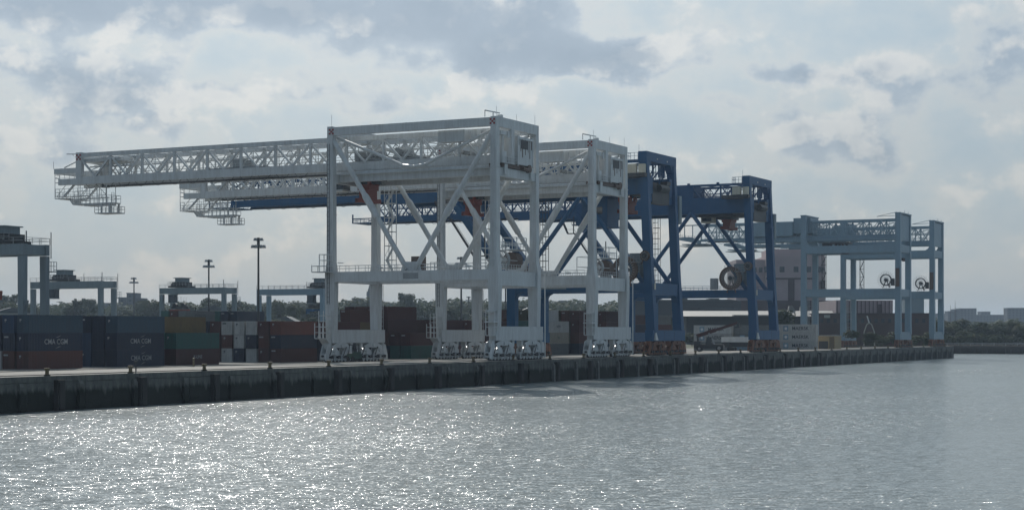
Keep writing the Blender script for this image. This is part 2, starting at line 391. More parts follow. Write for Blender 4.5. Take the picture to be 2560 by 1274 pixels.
X = 20.0
while X < 624:
    mat = PILE_L if X > 290 else QUAY
    ob('fender_pile', pilm, mat, quay, (X, QY-.22, rnd.uniform(-.1, .12)))
    X += 10.16 if X < 385 else 7.62
for k in range(0, 31):
    X = 157.5 + 15.24*k - 0.2
    if k < 22: ob('rubber_fender', pilm2, RUBBER, quay, (X+1.2, QY-.3, 0))
bol = MB(); bol.tube((0, 0, 0), (0, 0, .75), .34, 12, .28); bol.tube((0, 0, .75), (0, 0, 1.05), .46, 12, .46); bolm = bol.mesh('bollard')
pos = 0
ORD = 'first second third fourth fifth sixth seventh eighth ninth tenth eleventh twelfth thirteenth fourteenth fifteenth sixteenth seventeenth eighteenth nineteenth twentieth twenty-first twenty-second twenty-third twenty-fourth twenty-fifth twenty-sixth twenty-seventh twenty-eighth twenty-ninth thirtieth thirty-first'.split()
for k in range(0, 31):
    X = 157.5 + 15.24*k
    o = thing('bollard', f'rusty yellow mooring bollard, {ORD[k]} from the left along the quay edge', 'bollard', (X, QY+.75, QZ), 0, 'mooring bollards along the quay edge')
    b1 = MB().tube((0, 0, 0), (0, 0, .12), .5, 12); ob('base', b1, QUAY, o)
    ob('post', bolm, YELLOW, o); o.scale = (.78, .78, .9)
for y in (146.0, 178.6):
    r = MB(); z = QZ if y < 150 else GZ+.02
    r.box(60, 624, y-.06, y+.06, z+.004, z+.11); r.box(60, 624, y-.16, y+.16, z+.003, z+.03)
    tag(ob('crane_rail', r, DARK), kind='structure')
cs = MB(); cs.beam((0, 0, 0), (0, 0, 1.3), .12); cs.cbox(0, 0, 1.42, .55, .2, .25)
tag(ob('power_post', cs, DARK), 'thin dark post with a small box beside the second bollard from the left', 'post').location = (174.1, 144.2, QZ)

# timber wharf at the far right, across the gap of water
wh = thing('timber_wharf', 'dark timber wharf on piles at far right beyond the quay end', 'wharf', (744, 184, 0))
d_ = MB(); d_.box(0, 12, -240, 0, 2.6, 3.5); ob('deck', d_, TIMBER, wh)
d_ = MB(); d_.box(-.3, 0, -240, 0, 2.2, 3.2); ob('fascia', d_, TIMBER, wh)
d_ = MB(); d_.box(.6, 1.0, -240, 0, .6, 2.2); ob('back_wall', d_, TIMBER, wh)
pm = MB().tube((0, 0, -1.5), (0, 0, 3.4), .28, 7).mesh('pile')
for k in range(78):
    ob('pile', pm, TIMBER, wh, (rnd.uniform(-.4, .3), -240*k/78-rnd.uniform(0, 1.5), rnd.uniform(-.3, .5)))
s = MB(); s.box(626, 756, 184.2, 200, -1, 3.5); tag(ob('shore_wall', s, TIMBER), kind='structure')
s = MB().rail([(748, 184, 3.5), (748, 20, 3.5)], 1.0, 5, .12); tag(ob('wharf_railing', s, WHITEM), 'pale low railing along the top of the dark timber wharf', 'railing')

t = thing('mooring_dolphin', 'tall dark timber dolphin cut by the right edge beside the wharf', 'dolphin', (757.5, 141.0, 3.3))
for x, y in ((-1.6, -1.6), (1.6, -1.6), (1.6, 1.6), (-1.6, 1.6)): ob('pile', MB().tube((x*1.15, y*1.15, -4), (x*.7, y*.7, 11.5), .42, 8), TIMBER, t)
ob('cross_bracing', MB().box(-1.5, 1.5, -1.5, 1.5, 3.0, 10.6), TIMBER, t); ob('cap', MB().box(-1.7, 1.7, -1.7, 1.7, 11.5, 12.1), TIMBER, t)
# ---------------------------------------------------------------- ship-to-shore cranes
def truck_meshes():
    tr = MB()                                       # small two-wheel truck: a shouldered cover plate over each pair of wheels
    for y in (-.46, .36):
        tr.prism([(-1.12, .42), (-.62, .12), (-.12, .42), (.12, .42), (.62, .12), (1.12, .42), (1.02, 1.0), (.45, 1.62), (-.45, 1.62), (-1.02, 1.0)], 'y', y, y+.1)
    tr.box(-.45, .45, -.36, .36, 1.0, 1.5); tr.box(-.2, .2, -.62, -.46, .95, 1.35)
    wl = MB(); wl.tube((0, -.2, 0), (0, .2, 0), .34, 12)
    eq = MB()                                       # equaliser over two trucks
    for y in (-.58, .46):
        eq.prism([(-1.95, 1.15), (-1.2, .95), (-.75, 1.4), (.75, 1.4), (1.2, .95), (1.95, 1.15), (1.85, 2.0), (.8, 2.75), (-.8, 2.75), (-1.85, 2.0)], 'y', y, y+.12)
    eq.box(-.9, .9, -.46, .46, 1.7, 2.6); eq.tube((0, -.75, 2.15), (0, .75, 2.15), .28, 10)
    main = MB()
    for y in (-.7, .56):
        main.prism([(-3.6, 2.35), (-2.9, 2.0), (-1.9, 2.75), (1.9, 2.75), (2.9, 2.0), (3.6, 2.35), (3.3, 3.1), (1.6, 3.64), (-1.6, 3.64), (-3.3, 3.1)], 'y', y, y+.14)
    main.box(-1.6, 1.6, -.56, .56, 2.85, 3.64); main.tube((0, -.85, 3.2), (0, .85, 3.2), .3, 10)
    for x in (-3.9, 3.9): main.prism([(x-.35, 2.5), (x+.35, 2.5), (x+.45, 3.64), (x-.45, 3.64)], 'y', -.5, .5)
    buf = MB(); buf.box(4.9, 5.25, -.45, .45, .8, 1.6); buf.tube((5.25, 0, 1.2), (5.75, 0, 1.2), .22, 8); buf.beam((4.4, 0, 1.3), (5.0, 0, 1.3), .3)
    brk = MB()
    for y in (-.66, .52): brk.prism([(4.2, .35), (5.5, .35), (5.45, 1.3), (4.7, 3.3), (3.9, 3.5), (3.7, 2.6)], 'y', y, y+.14)
    brk.box(4.4, 5.3, -.52, .52, .6, 1.6)
    mot = MB()
    for x in (-3.9, -1.4, 1.1, 3.6): mot.cbox(x+.45, -.85, 1.0, .5, .4, .55); mot.tube((x+.1, -.85, 1.0), (x-.45, -.85, 1.0), .2, 8)
    for x in (-3.4, 1.4): mot.beam((x-.9, -.82, 1.3), (x+.1, -.82, 2.9), .12)
    return [t.mesh(n) for t, n in ((tr, 'truck'), (wl, 'wheel'), (eq, 'equaliser'), (main, 'balance_beam'), (buf, 'buffer'), (mot, 'drive_motor'), (brk, 'end_bracket'))]
TR = truck_meshes()
def bogie(parent, cx, cy, mat, zs=1.0, z0=0.0, flip=1, wheelmat=None, wide=1.0):
    g = ob('bogie', TR[3], mat, parent, (cx, cy, z0)); g.scale = (wide, 1, zs)
    for ex in (-2.45, 2.45):
        ob('equaliser', TR[2], mat, g, (ex, 0, 0))
        for tx in (-1.28, 1.28):
            ob('truck', TR[0], mat, g, (ex+tx, 0, 0))
            for wx in (-.55, .55): ob('wheel', TR[1], wheelmat or DARK, g, (ex+tx+wx, 0, .36))
    b = ob('buffer', TR[4], DARK, g); b.scale = (flip, 1, 1)
    b = ob('end_bracket', TR[6], mat, g); b.scale = (flip, 1, 1)
    ob('drive_motor', TR[5], DARK, g)['kind'] = 'stuff'
    return g
def reel(parent, cx, cy, cz, r, ring, mat, spokes=20, hubmat=None, guides=False, fan=0):
    w_ = MB()
    n = 28
    for k in range(n):
        a0 = 2*math.pi*k/n; a1 = 2*math.pi*(k+1)/n
        c8 = []
        for x in (-.35, .35):
            for (rr, aa) in ((r-ring, a0), (r, a0), (r, a1), (r-ring, a1)): c8.append((x, rr*math.cos(aa), rr*math.sin(aa)))
        w_.quadbox(c8)
    o = ob('cable_reel', w_, mat, parent, (cx, cy, cz))
    sp = MB()
    for k in range(spokes):
        a = 2*math.pi*k/spokes
        sp.beam((-.37, .3*math.cos(a), .3*math.sin(a)), (-.37, (r-ring*.5)*math.cos(a), (r-ring*.5)*math.sin(a)), .06 if fan else .10)
        if fan: sp.beam((.0, r*math.cos(a), r*math.sin(a)), (.0, (r+fan)*math.cos(a), (r+fan)*math.sin(a)), .08)
    ob('spoke_fan', sp, STEEL if not fan else DARK, o)
    h = MB().tube((-.5, 0, 0), (1.3, 0, 0), .55, 12); ob('hub', h, hubmat or DARK, o)
    if guides:
        g = MB(); pts = []
        for k in range(11):
            a = R(60+k*13); g.beam((0, r*1.02*math.cos(a), r*1.02*math.sin(a)), (0, r*1.16*math.cos(a), r*1.16*math.sin(a)), .08); pts.append((0, r*1.16*math.cos(a), r*1.16*math.sin(a)))
        g.path(pts, .05, 4); ob('cable_guide', g, STEEL, o)
    st = MB(); st.beam((.6, 0, 0), (.6, -1.2, -(r+.7)), .25); st.beam((.6, 0, 0), (.6, 1.2, -(r+.7)), .25); ob('stand', st, mat, o)
    return o
def truss_boom(parent, hx, y0, y1, zl0, zl1, zu0, zu1, panel, mat, cw=.9, dia=.42, ver=.5, uw=.6, house=None, deckrail=True):
    """sliding boom: two side trusses, each chord, post and diagonal its own piece"""
    boom = MB()
    for x in (-hx, hx): pass
    lc = MB().box(-cw/2, cw/2, y0, y1, zl0, zl1).mesh('lower_chord'); uc = MB().box(-uw/2, uw/2, y0, y1, zu0, zu1).mesh('upper_chord')
    b = ob('boom', MB().box(-hx+cw/2, hx-cw/2, y0+.1, y0+.7, zl0+.1, zl1-.1), mat, parent)
    n = round((y1-y0)/panel); st = (y1-y0)/n
    post = MB().beam((0, 0, zl1), (0, 0, zu0), ver, ver*.8).mesh('post')
    d1 = MB().beam((0, 0, zu0), (0, st/2, zl1), dia*.8, dia, (1, 0, 0)).mesh('diagonal'); d2 = MB().beam((0, st/2, zl1), (0, st, zu0), dia*.8, dia, (1, 0, 0)).mesh('diagonal')
    cross = MB().beam((-hx+uw/2, 0, (zu0+zu1)/2), (hx-uw/2, 0, (zu0+zu1)/2), .35, .4).mesh('cross_member')
    lat = MB().beam((-hx+uw/2, 0, zu1-.3), (hx-uw/2, st, zu1-.3), .2, .2).mesh('lateral_brace')
    for x in (-hx, hx):
        ob('lower_chord', lc, mat, b, (x, 0, 0)); ob('upper_chord', uc, mat, b, (x, 0, 0))
        for k in range(n+1):
            ob('post', post, mat, b, (x, y0+k*st if 0 < k < n else (y0+.3 if k == 0 else y1-.3), 0))
            if k < n: ob('diagonal', d1, mat, b, (x, y0+k*st, 0)); ob('diagonal', d2, mat, b, (x, y0+k*st, 0))
    for k in range(n+1):
        yy = min(max(y0+k*st, y0+.25), y1-.25)
        ob('cross_member', cross, mat, b, (0, yy, 0))
        if k < n: ob('lateral_brace', lat, mat, b, (0, y0+k*st, 0))
    wk = MB()
    zf = zl1+.1
    wk.box(-hx+.7, -hx+1.7, y0+1, y1-1, zf, zf+.08); wk.rail([(-hx+1.7, y0+1, zf+.08), (-hx+1.7, y1-1, zf+.08)], 1.1, 2.0, .07)
    wk.box(hx-1.7, hx-.7, y0+1, y1-1, zf, zf+.08); wk.rail([(hx-1.7, y0+1, zf+.08), (hx-1.7, y1-1, zf+.08)], 1.1, 2.0, .07)
    for zz in (zf+2.0,): wk.box(-hx+1.9, -hx+2.2, y0+1, y1-1, zz, zz+.25)
    ob('walkway', wk, mat, b)
    tr = MB()
    for x in (-hx+.9, hx-.9): tr.box(x-.25, x+.25, y0+.8, y1-.2, zl0+.05, zl0+.32)
    ob('trolley_rail', tr, DARK, b)
    ib = MB()                                        # light inner bracing, pipes and slack cables inside the boom
    for x in (-hx*.45, hx*.5):
        yy = y0+1; k = 0
        while yy < y1-4:
            ib.beam((x, yy, zl1+.3 if k % 2 else zu0-.2), (x, yy+3.1, zu0-.2 if k % 2 else zl1+.3), .16); ib.beam((x, yy, zl1+.2), (x, yy, zu0), .12); yy += 3.1; k += 1
        ib.beam((x, y0+1, (zl1+zu0)/2+.5), (x, y1-2, (zl1+zu0)/2+.5), .14)
    for x in (-.8, .3, 1.1): ib.path([(x, y0+2+(y1-y0-4)*t_/12, zu0-.5-1.2*math.sin(math.pi*((t_*.5) % 1))) for t_ in range(13)], .05, 4)
    ob('inner_bracing', ib, mat, b)['kind'] = 'stuff'
    cb = MB()                                        # festoon cable loops under the chord
    ys = y0 + (y1-y0)*.42
    for k in range(13):
        c0 = ys+k*4.4
        if c0+3.2 > y1-1: break
        pts = [(hx*.0-hx-.55, c0+3.0*t/8, zl0-.95*math.sin(math.pi*t/8)) for t in range(9)]; cb.path(pts, .05, 4)
    ob('festoon_cable', cb, DARK, b)['kind'] = 'stuff'
    return b
def stair_tower(parent, cx, cy, z0, z1, mat, w=1.7, flights=True):
    s = MB()
    for a, b_ in ((-1, -1), (1, -1), (1, 1), (-1, 1)): s.beam((cx+a*w/2, cy+b_*w/2, z0), (cx+a*w/2, cy+b_*w/2, z1), .12)
    z = z0; side = 1
    while z < z1-2.6:
        if flights:
            s.beam((cx, cy-side*w/2, z), (cx, cy+side*w/2, z+2.8), .7, .12, (0, 0, 1))
            s.beam((cx-.5, cy-side*w/2, z+1), (cx-.5, cy+side*w/2, z+3.8), .06)
        else:
            s.beam((cx-w/2, cy-w/2, z+1.4), (cx-w/2, cy+w/2, z+1.4), .1); s.beam((cx-w/2, cy+w/2, z+1.4), (cx+w/2, cy+w/2, z+1.4), .1)
        for (a, b_) in (((-1, -1), (1, -1)), ((1, -1), (1, 1)), ((1, 1), (-1, 1)), ((-1, 1), (-1, -1))):
            s.beam((cx+a[0]*w/2, cy+a[1]*w/2, z), (cx+b_[0]*w/2, cy+b_[1]*w/2, z), .12)
        z += 2.8; side = -side
    return ob('stair_tower', s, mat, parent)
def ladder(parent, x, y, z0, z1, mat, dx=0, w=.5, cage=True):
    s = MB()
    for k in (-1, 1): s.beam((x, y+k*w/2, z0), (x+dx, y+k*w/2, z1), .07)
    n = int((z1-z0)/.9)
    for i in range(n): 
        z = z0+(i+.5)*.9; xx = x+dx*(z-z0)/(z1-z0)
        s.beam((xx, y-w/2, z), (xx, y+w/2, z), .05)
        if cage and i % 2: s.path([(xx, y-w/2, z), (xx-.55, y-w/2-.1, z), (xx-.55, y+w/2+.1, z), (xx, y+w/2, z)], .035, 4)
    return ob('ladder', s, mat, parent)
def checker(parent, x, y, z, along='y', s_=.36):
    g = None
    for i in range(3):
        for j in range(3):
            if (i+j) % 2 == 0:
                q = MB()
                if along == 'y': q.box(x-.02, x, y+(i-1.5)*s_, y+(i-.5)*s_, z+(j-1.5)*s_, z+(j-.5)*s_)
                else: q.box(x+(i-1.5)*s_, x+(i-.5)*s_, y-.02, y, z+(j-1.5)*s_, z+(j-.5)*s_)
                if g is None: g = ob('checker_marking', q, REDM, parent)
                else: ob('checker_square', q, REDM, g)
    return g

def white_crane(loc, label, G, drop=.58):
    t = thing('quay_crane', label, 'crane', loc, 0, 'container cranes standing along the quay')
    M_ = WHITE
    ldrop = {0: 0.0, G: -drop}
    for y in (0, G):
        dz = ldrop[y]
        for x in (-8, 8):
            up = MB().frus((0, 0, 16.4), 1.35, 1.45, (0, 0, 42.5), 1.25, 1.25); g = ob('leg', up, M_, t, (x, y, 0))
            lo = MB().frus((0, 0, 6.2+dz), 1.5, 1.75, (0, 0, 13.6), 1.5, 2.1); lo.frus((0, 0, 13.6), 1.5, 2.1, (0, 0, 16.2), 1.5, 2.1); lo.frus((0, 0, 16.2), 1.5, 2.1, (0, 0, 18.4), 1.36, 1.46)
            ob('lower_leg', lo, M_, g)
            fl = MB()
            for zz in (27.5, 35.2): fl.box(-.75, .75, -.75, .75, zz, zz+.12)
            ob('flange', fl, M_, g)
        ob('sill_beam', MB().box(-8.9, 10.2, -.75, .75, 3.65, 6.22), M_, t, (0, y, dz))
        for x, fl in ((-5.6, -1), (5.9, 1)): bogie(t, x, y, M_, 1.0, dz, fl)
        ob('portal_cross_beam', MB().box(-7.25, 7.25, -.65, .65, 13.7 if y == 0 else 14.6, 16.4), M_, t, (0, y, 0))
        ob('top_cross_beam', MB().box(-8.62, 8.62, -.62, .62, 42.5, 44.3), M_, t, (0, y, 0))
        ob('boom_support', MB().box(-7.35, 7.35, -.5, .5, 33.6, 35.2), M_, t, (0, y, 0))
    for x in (-8, 8):
        s = MB().box(-.68, .68, 1.06, G-1.06, 14.7, 16.62)
        g = ob('portal_beam', s, M_, t, (x, 0, 0))
        for yy in (G*.22, G*.5, G*.8): ob('splice_plate', MB().box(-.7, .7, yy-.06, yy+.06, 14.68, 16.64), M_, g)
        g = ob('top_beam', MB().box(-.55, .55, .62, G-.62, 42.6, 44.15), M_, t, (x, 0, 0))
        for yy in (G*.3, G*.52, G*.74): ob('splice_plate', MB().box(-.57, .57, yy-.25, yy+.25, 42.58, 44.17), M_, g)
        for y0, y1 in ((.5, G/2-.9), (G-.5, G/2+.9)):
            b = MB(); p = Vector((0, y0, 41.6)); q = Vector((0, y1, 16.9)); b.tube(p, q, .48, 12)
            g = ob('brace', b, M_, t, (x, 0, 0))
            sl = MB(); sl.tube(p.lerp(q, .44), p.lerp(q, .60), .66, 12); sl.tube(p.lerp(q, .42), p.lerp(q, .44), .5, 12, .66); ob('sleeve', sl, M_, g)
        hb = MB(); ym = G/2
        pts = [(0, .6, 42.3), (0, ym-5, 37.5), (0, ym-2.5, 36.4), (0, ym, 36.1), (0, ym+2.5, 36.4), (0, ym+5, 37.5), (0, G-.6, 42.3)]
        hb.path(pts, .30, 8)
        ob('hanger_brace', hb, M_, t, (x*.86, 0, 0))
        ob('gusset', MB().prism([(G/2-2.2, 16.6), (G/2+2.2, 16.6), (G/2+1.6, 18.3), (G/2-1.6, 18.3)], 'x', -.12, .12), M_, t, (x, 0, 0))
        ob('main_girder', MB().box(-.55, .55, -.9, G+1.2, 33.9, 35.9), M_, t, (x*.66, 0, 0))
        rl = MB().rail([(x-.55, 1.4, 16.62), (x-.55, G-1.4, 16.62)], 1.15, 2.2, .07).rail([(x+.55, 1.4, 16.62), (x+.55, G-1.4, 16.62)], 1.15, 2.2, .07)
        ob('handrail', rl, M_, t)
        gr = MB().rail([(x*.66-.5, 0, 35.95), (x*.66-.5, G, 35.95)], 1.1, 2.4, .07); ob('handrail', gr, M_, t)
        wk = MB().box(x*.66-1.5, x*.66-.6, 0, G, 35.2, 35.3); ob('catwalk', wk, M_, t)
    checker(t, -8.66, -.0+.2, 43.4); checker(t, -8.66, G-.35, 43.3)
    B = truss_boom(t, 4.0, 1.2, 101, 36.15, 37.75, 41.85, 42.75, 8.2, M_)
    # inland end of the boom: end frame, tip beam, hanging maintenance platforms
    e = MB(); e.box(-4.5, -3.6, 100.2, 101.7, 36.1, 42.9); e.box(3.6, 4.5, 100.2, 101.7, 36.1, 42.9); e.box(-3.6, 3.6, 100.5, 101.4, 41.6, 42.8); e.box(-3.6, 3.6, 90.5, 101.4, 40.9, 41.5)
    ob('end_frame', e, M_, B); checker(B, -4.54, 100.9, 41.9, s_=.42)
    e = MB(); e.box(-3.8, -2.9, 101.7, 108.3, 38.7, 39.8); e.box(2.9, 3.8, 101.7, 108.3, 38.7, 39.8); e.box(-2.9, 2.9, 107.4, 108.3, 38.7, 39.7)
    e.beam((-4, 101.2, 42.6), (-4, 104.6, 42.75), .18); e.beam((-4, 101.4, 41.2), (-4, 105.2, 39.9), .2); e.beam((4, 101.4, 41.2), (4, 105.2, 39.9), .2); e.beam((-4, 101.5, 41.6), (-4, 103, 42.6), .1)
    e.box(-4.4, -3.6, 101, 106.6, 36.2, 37.5); e.box(3.6, 4.4, 101, 106.6, 36.2, 37.5)
    e.beam((-3.8, 108.4, 39.8), (-3.8, 108.4, 41.3), .08); ob('boom_tip', e, M_, B)
    pf = MB()
    for x in (-3.6, 2.4):
        for (ya, yb, z) in ((101.5, 108.2, 36.9), (99.5, 108.1, 33.9)):
            pf.box(x, x+1.3, ya, yb, z-.12, z); pf.rail([(x, ya, z), (x, yb, z), (x+1.3, yb, z)], 1.6, 1.3, .07)
    for (ya, yb) in ((104.9, 108.2),): pf.box(-3.6, 3.6, ya, yb, 33.4, 33.55); pf.rail([(-3.6, ya, 33.5), (-3.6, yb, 33.5), (3.6, yb, 33.5)], 1.3, 1.2, .07)
    for x in (-3.6, 3.6):
        pf.beam((x, 108.2, 39), (x, 108.2, 33.4), .1); pf.beam((x, 104.5, 37), (x, 107.6, 33.9), .1); pf.beam((x, 102, 37), (x, 105.6, 33.9), .45, .3); pf.beam((x, 108.1, 38), (x, 105.2, 36.9), .1)
    ob('upper_platform', pf, M_, B)
    pf = MB()
    pf.beam((-1.5, 104.9, 33.5), (-1.5, 103.9, 32.3), 3.0, .25, (0, 0, 1))
    pf.box(-3.0, 0, 93.4, 103.9, 32.05, 32.3); pf.box(-2.8, -.2, 94.5, 101, 31.75, 32.05)
    pf.rail([(-3, 103.9, 32.3), (-3, 93.4, 32.3), (0, 93.4, 32.3)], 1.5, 1.2, .07); pf.rail([(0, 103.9, 32.3), (0, 93.4, 32.3)], 1.5, 1.2, .07)
    for y in (101.8, 99.2, 97.2, 94.8):
        for x in (-3, 0): pf.beam((x, y, 32.3), (x, y, 36.2), .1)
    pf.beam((-3, 97.2, 36.1), (-3, 94.8, 33.9), .1); pf.beam((-3, 101.8, 33.9), (-3, 99.2, 36.1), .1); pf.beam((-3, 97.2, 33.9), (-3, 94.8, 33.9), .08)
    pf.box(-3.2, .2, 92.5, 97.7, 30.0, 30.2); pf.rail([(-3.2, 97.7, 30.2), (-3.2, 92.5, 30.2), (.2, 92.5, 30.2), (.2, 97.7, 30.2), (-3.2, 97.7, 30.2)], 1.3, 1.0, .07)
    for y in (96.0, 93.9): pf.beam((-3, y, 30.2), (-3, y, 32.2), .3); pf.beam((0, y, 30.2), (0, y, 32.2), .3)
    for y in (92.5, 93.1): pf.beam((-3.2, y, 30.2), (-3.2, y, 34.3), .08)
    pf.beam((-3.2, 92.5, 34.3), (-3.2, 93.1, 34.3), .06)
    for z in (31, 31.8, 32.6, 33.4): pf.beam((-3.2, 92.5, z), (-3.2, 93.1, z), .05)
    ob('hanging_platform', pf, M_, B)
    # machinery at the waterside end
    mh = MB().box(-.9, 5.1, -1.0, 3.4, 36.2, 41.4); g = ob('machinery_house', mh, M_, t)
    fr = MB().box(-1.1, -.88, -1.15, -1.02, 35.9, 41.6).box(5.08, 5.3, -1.15, -1.02, 35.9, 41.6).box(-.88, 5.08, -1.15, -1.02, 40.9, 41.3)
    ob('frame', fr, M_, g)
    st_ = MB()
    for k in range(9): 
        x = -.4+k*.62; st_.box(x, x+.14+.1*(k % 3), -1.03, -1.004, 41.0-1.2-((k*37) % 5)*.55, 40.9)
    ob('dirt_streak', st_, BROWN, g)
    ob('access_opening', MB().box(.2, 3.4, -1.04, -1.006, 39.2, 40.8), DARK, g)
    mm = MB().box(-6.6, -.9, -.8, 2, 35.3, 36.0); mm.tube((3.8, -1.2, 35.7), (3.8, .8, 35.7), .75, 14); mm.tube((1.2, -.9, 35.5), (3.3, -.9, 35.5), .4, 10); mm.box(-.6, 5.2, -.7, 2.6, 35.25, 36.15)
    ob('hoist_drum', mm, BROWN, t)
    pf = MB().box(-7.2, -2.0, -1.1, 1.4, 36.0, 36.12).rail([(-7.2, -1.1, 36.12), (-1.4, -1.1, 36.12)], 1.1, 1.2, .07).box(-6.6, -5, -.8, .8, 36.1, 38.2).box(-6.9, -4.6, -.6, .6, 41.2, 41.9).box(-5.6, -5.2, -.3, .1, 38.2, 41.2)
    pf.box(-3.1, -2.0, -.9, -.2, 36.1, 42.4).box(-4.2, -3.5, -.7, .2, 40.8, 42.0)
    ob('service_platform', pf, M_, t)
    ob('electrical_house', MB().box(-7.1, -4.6, 6.9, 12.4, 40.3, 42.45), GREYP if False else M_, t)
    ob('control_box', MB().box(-6.2, -4.6, 4.6, 6.0, 40.9, 42.4), M_, t)
    tj = MB().beam((-7.6, 2.3, 45.6), (-7.6, -.7, 44.9), .22).beam((-7.6, 2.3, 45.6), (-7.6, 2.3, 44.4), .12).beam((-7.6, .6, 45.1), (-7.6, .6, 44.3), .15).beam((-6, 0, 44.3), (-6, 0, 44.8), .8)
    for xx in (-8, 0, 7.6): tj.beam((xx, -.3, 44.3), (xx, -.3, 46.2 if xx else 45.6), .05)
    tj.beam((-8, G, 44.3), (-8, G, 46.6), .05); ob('service_jib', tj, M_, t)
    # winches and cross ties seen inside the tower
    dk = MB()
    for y in (9, 15, 21, 27, 32): dk.box(-3.4, 3.4, y, y+1.1, 38.2+(y % 4)*.25, 39.0+(y % 3)*.4)
    dk.tube((-2.5, 24, 39.6), (2.5, 24, 39.6), .8, 10).tube((-2.5, 30, 39.6), (2.5, 30, 39.6), .8, 10); dk.box(-3.2, 3.2, 18, 33, 38.0, 38.3)
    ob('winch', dk, STEEL, B)['kind'] = 'stuff'
    ob('boom_machinery', MB().box(-2.0, 2.0, 60.5, 63, 38.2, 39.9).box(-3.4, 3.4, 54, 68, 37.9, 38.15), STEEL, B)
    # trolley with cab hanging below the girders
    tr = MB().box(-3.9, 3.9, 28.2, 36.4, 34.9, 35.6).box(-2, 2, 29, 35.4, 34.4, 34.9); tr.box(-1.4, 1.6, 30, 33, 33.8, 34.4)
    g = ob('trolley', tr, DARK, t)
    c = MB().box(-1.6, 1.0, 36.9, 39.6, 32.9, 35.3); ob('operator_cab', c, GLASS, g); ob('cab_frame', MB().box(-1.75, 1.15, 36.8, 39.7, 32.6, 32.9).box(-1.75, 1.15, 36.8, 39.7, 35.3, 35.5), M_, g)
    stair_tower(t, 7.6, G-3.6, 16.6, 36, M_)
    # stair continuing below the portal on the far landside leg
    ladder(t, 8.9, G-.9, 3.2, 14.5, M_, cage=True)
    ladder(t, -8.8, G+.25, 10.5, 41, DARK, cage=False); ladder(t, -8.8, .2, 17, 41, M_, cage=False)
    cg = MB()
    def cage(x0, x1, y0, y1, z0, z1, st=1.1):
        for (x, y) in ((x0, y0), (x1, y0), (x1, y1), (x0, y1)): cg.beam((x, y, z0), (x, y, z1), .13)
        z = z0
        while z <= z1+.01:
            for a, b_ in (((x0, y0), (x1, y0)), ((x1, y0), (x1, y1)), ((x1, y1), (x0, y1)), ((x0, y1), (x0, y0))): cg.beam((*a, z), (*b_, z), .1)
            z += st
        cg.box(x0, x1, y0, y1, z0-.12, z0)
    cage(-10.4, -8.8, G-.8, G+1.2, 16.6, 20.0); cage(-10.9, -8.8, G-.2, G+2.6, 16.6, 17.9)
    cage(-10.6, -9.0, G-.6, G+1.2, 3.9, 9.2); cage(-11.4, -9.6, G-.2, G+1.6, 4.0, 6.9)
    cg.prism([(-10.6, 3.8), (-9, 3.8), (-8.9, 2.3)], 'y', G-.6, G+1.2)
    ob('access_cage', cg, M_, t)
    cg = MB(); cage(-9.9, -8.75, -.9, .9, 4.6, 9.2, 1.5); cg.box(-10.2, -8.76, -1, 1, 6.9, 7.15); cg.box(-10, -8.77, -.7, .7, 8.8, 9.0); ob('access_cage', cg, M_, t)
    ob('transformer_box', MB().box(-7.2, -5.6, G/2-1.8, G/2+.5, 16.6, 19.3), BROWN, t)
    # reel platform between the waterside legs
    cg = MB(); cage(-6.3, 6.0, .8, 4.2, 16.4, 20.6, 2.1); cg.rail([(-6.3, .8, 20.6), (6, .8, 20.6)], 1.2, 1.1, .07); cg.rail([(-6.3, .7, 16.5), (6, .7, 16.5)], 1.2, 1.0, .07)
    cage(2.2, 6.2, .8, 3.8, 20.6, 22.9, 1.15)
    ob('reel_platform', cg, M_, t)
    reel(t, -1.2, 2.3, 18.6, 1.75, .25, STEEL, 26, M_)
    ob('reel_drum', MB().tube((2.4, 2.3, 18.6), (4.6, 2.3, 18.6), 1.6, 16), BROWN, t)
    ob('cable_pipe', MB().tube((10.3, -1.1, .4), (10.3, -1.1, 16.2), .13, 8), WHITEM, t)
    ob('faded_plate', MB().box(-8.705, -8.685, G/2-1.9, G/2+1.4, 15.1, 16.2), STEEL, t)
    for x in (-9.0, -.9+2.6):
        l = MB().tube((x, -.86, 2.3), (x, -.80, 2.3), .12, 10); ob('work_light', l, LAMP, t)
        l = MB().tube((x, G-.86, 2.0), (x, G-.80, 2.0), .09, 10); ob('work_light', l, LAMP, t)
    fl = MB()
    for y in (5, 10, 24): fl.cbox(-8.9, y, 17.2, .7, .9, .35); 
    fl.cbox(-8.9, G-2.6, 18.3, 1.4, .5, .12); ob('floodlight', fl, M_, t)
    return t
SPM = None
def spreader(name_label, loc, mat, L_=6.2, h=4.4, dark=True):
    t = thing('container_spreader', name_label, 'spreader', loc, 0, 'spreaders hanging from crane trolleys')
    ob('head_block', MB().box(-L_*.32, L_*.32, -1.3, 1.3, h*.50, h*.74), mat, t)
    f = MB().box(-L_/2, L_/2, -1.2, -.75, 0, .6).box(-L_/2, L_/2, .75, 1.2, 0, .6).box(-L_/2, -L_/2+.6, -1.25, 1.25, -.1, .7).box(L_/2-.6, L_/2, -1.25, 1.25, -.1, .7).box(-L_*.3, L_*.3, -1.0, 1.0, .6, h*.50)
    ob('frame', f, mat, t)
    for x in (-L_*.24, L_*.24):
        ob('sheave', MB().tube((x, -1.5, h*.84), (x, -1.0, h*.84), .65, 14).tube((x, 1.0, h*.84), (x, 1.5, h*.84), .65, 14), mat, t)
    r = MB()
    for x in (-L_*.24, L_*.24):
        for y in (-1.2, 1.2): r.tube((x, y, h*.8), (x, y, h+.5), .05, 4)
    ob('hoist_rope', r, DARK, t); return t

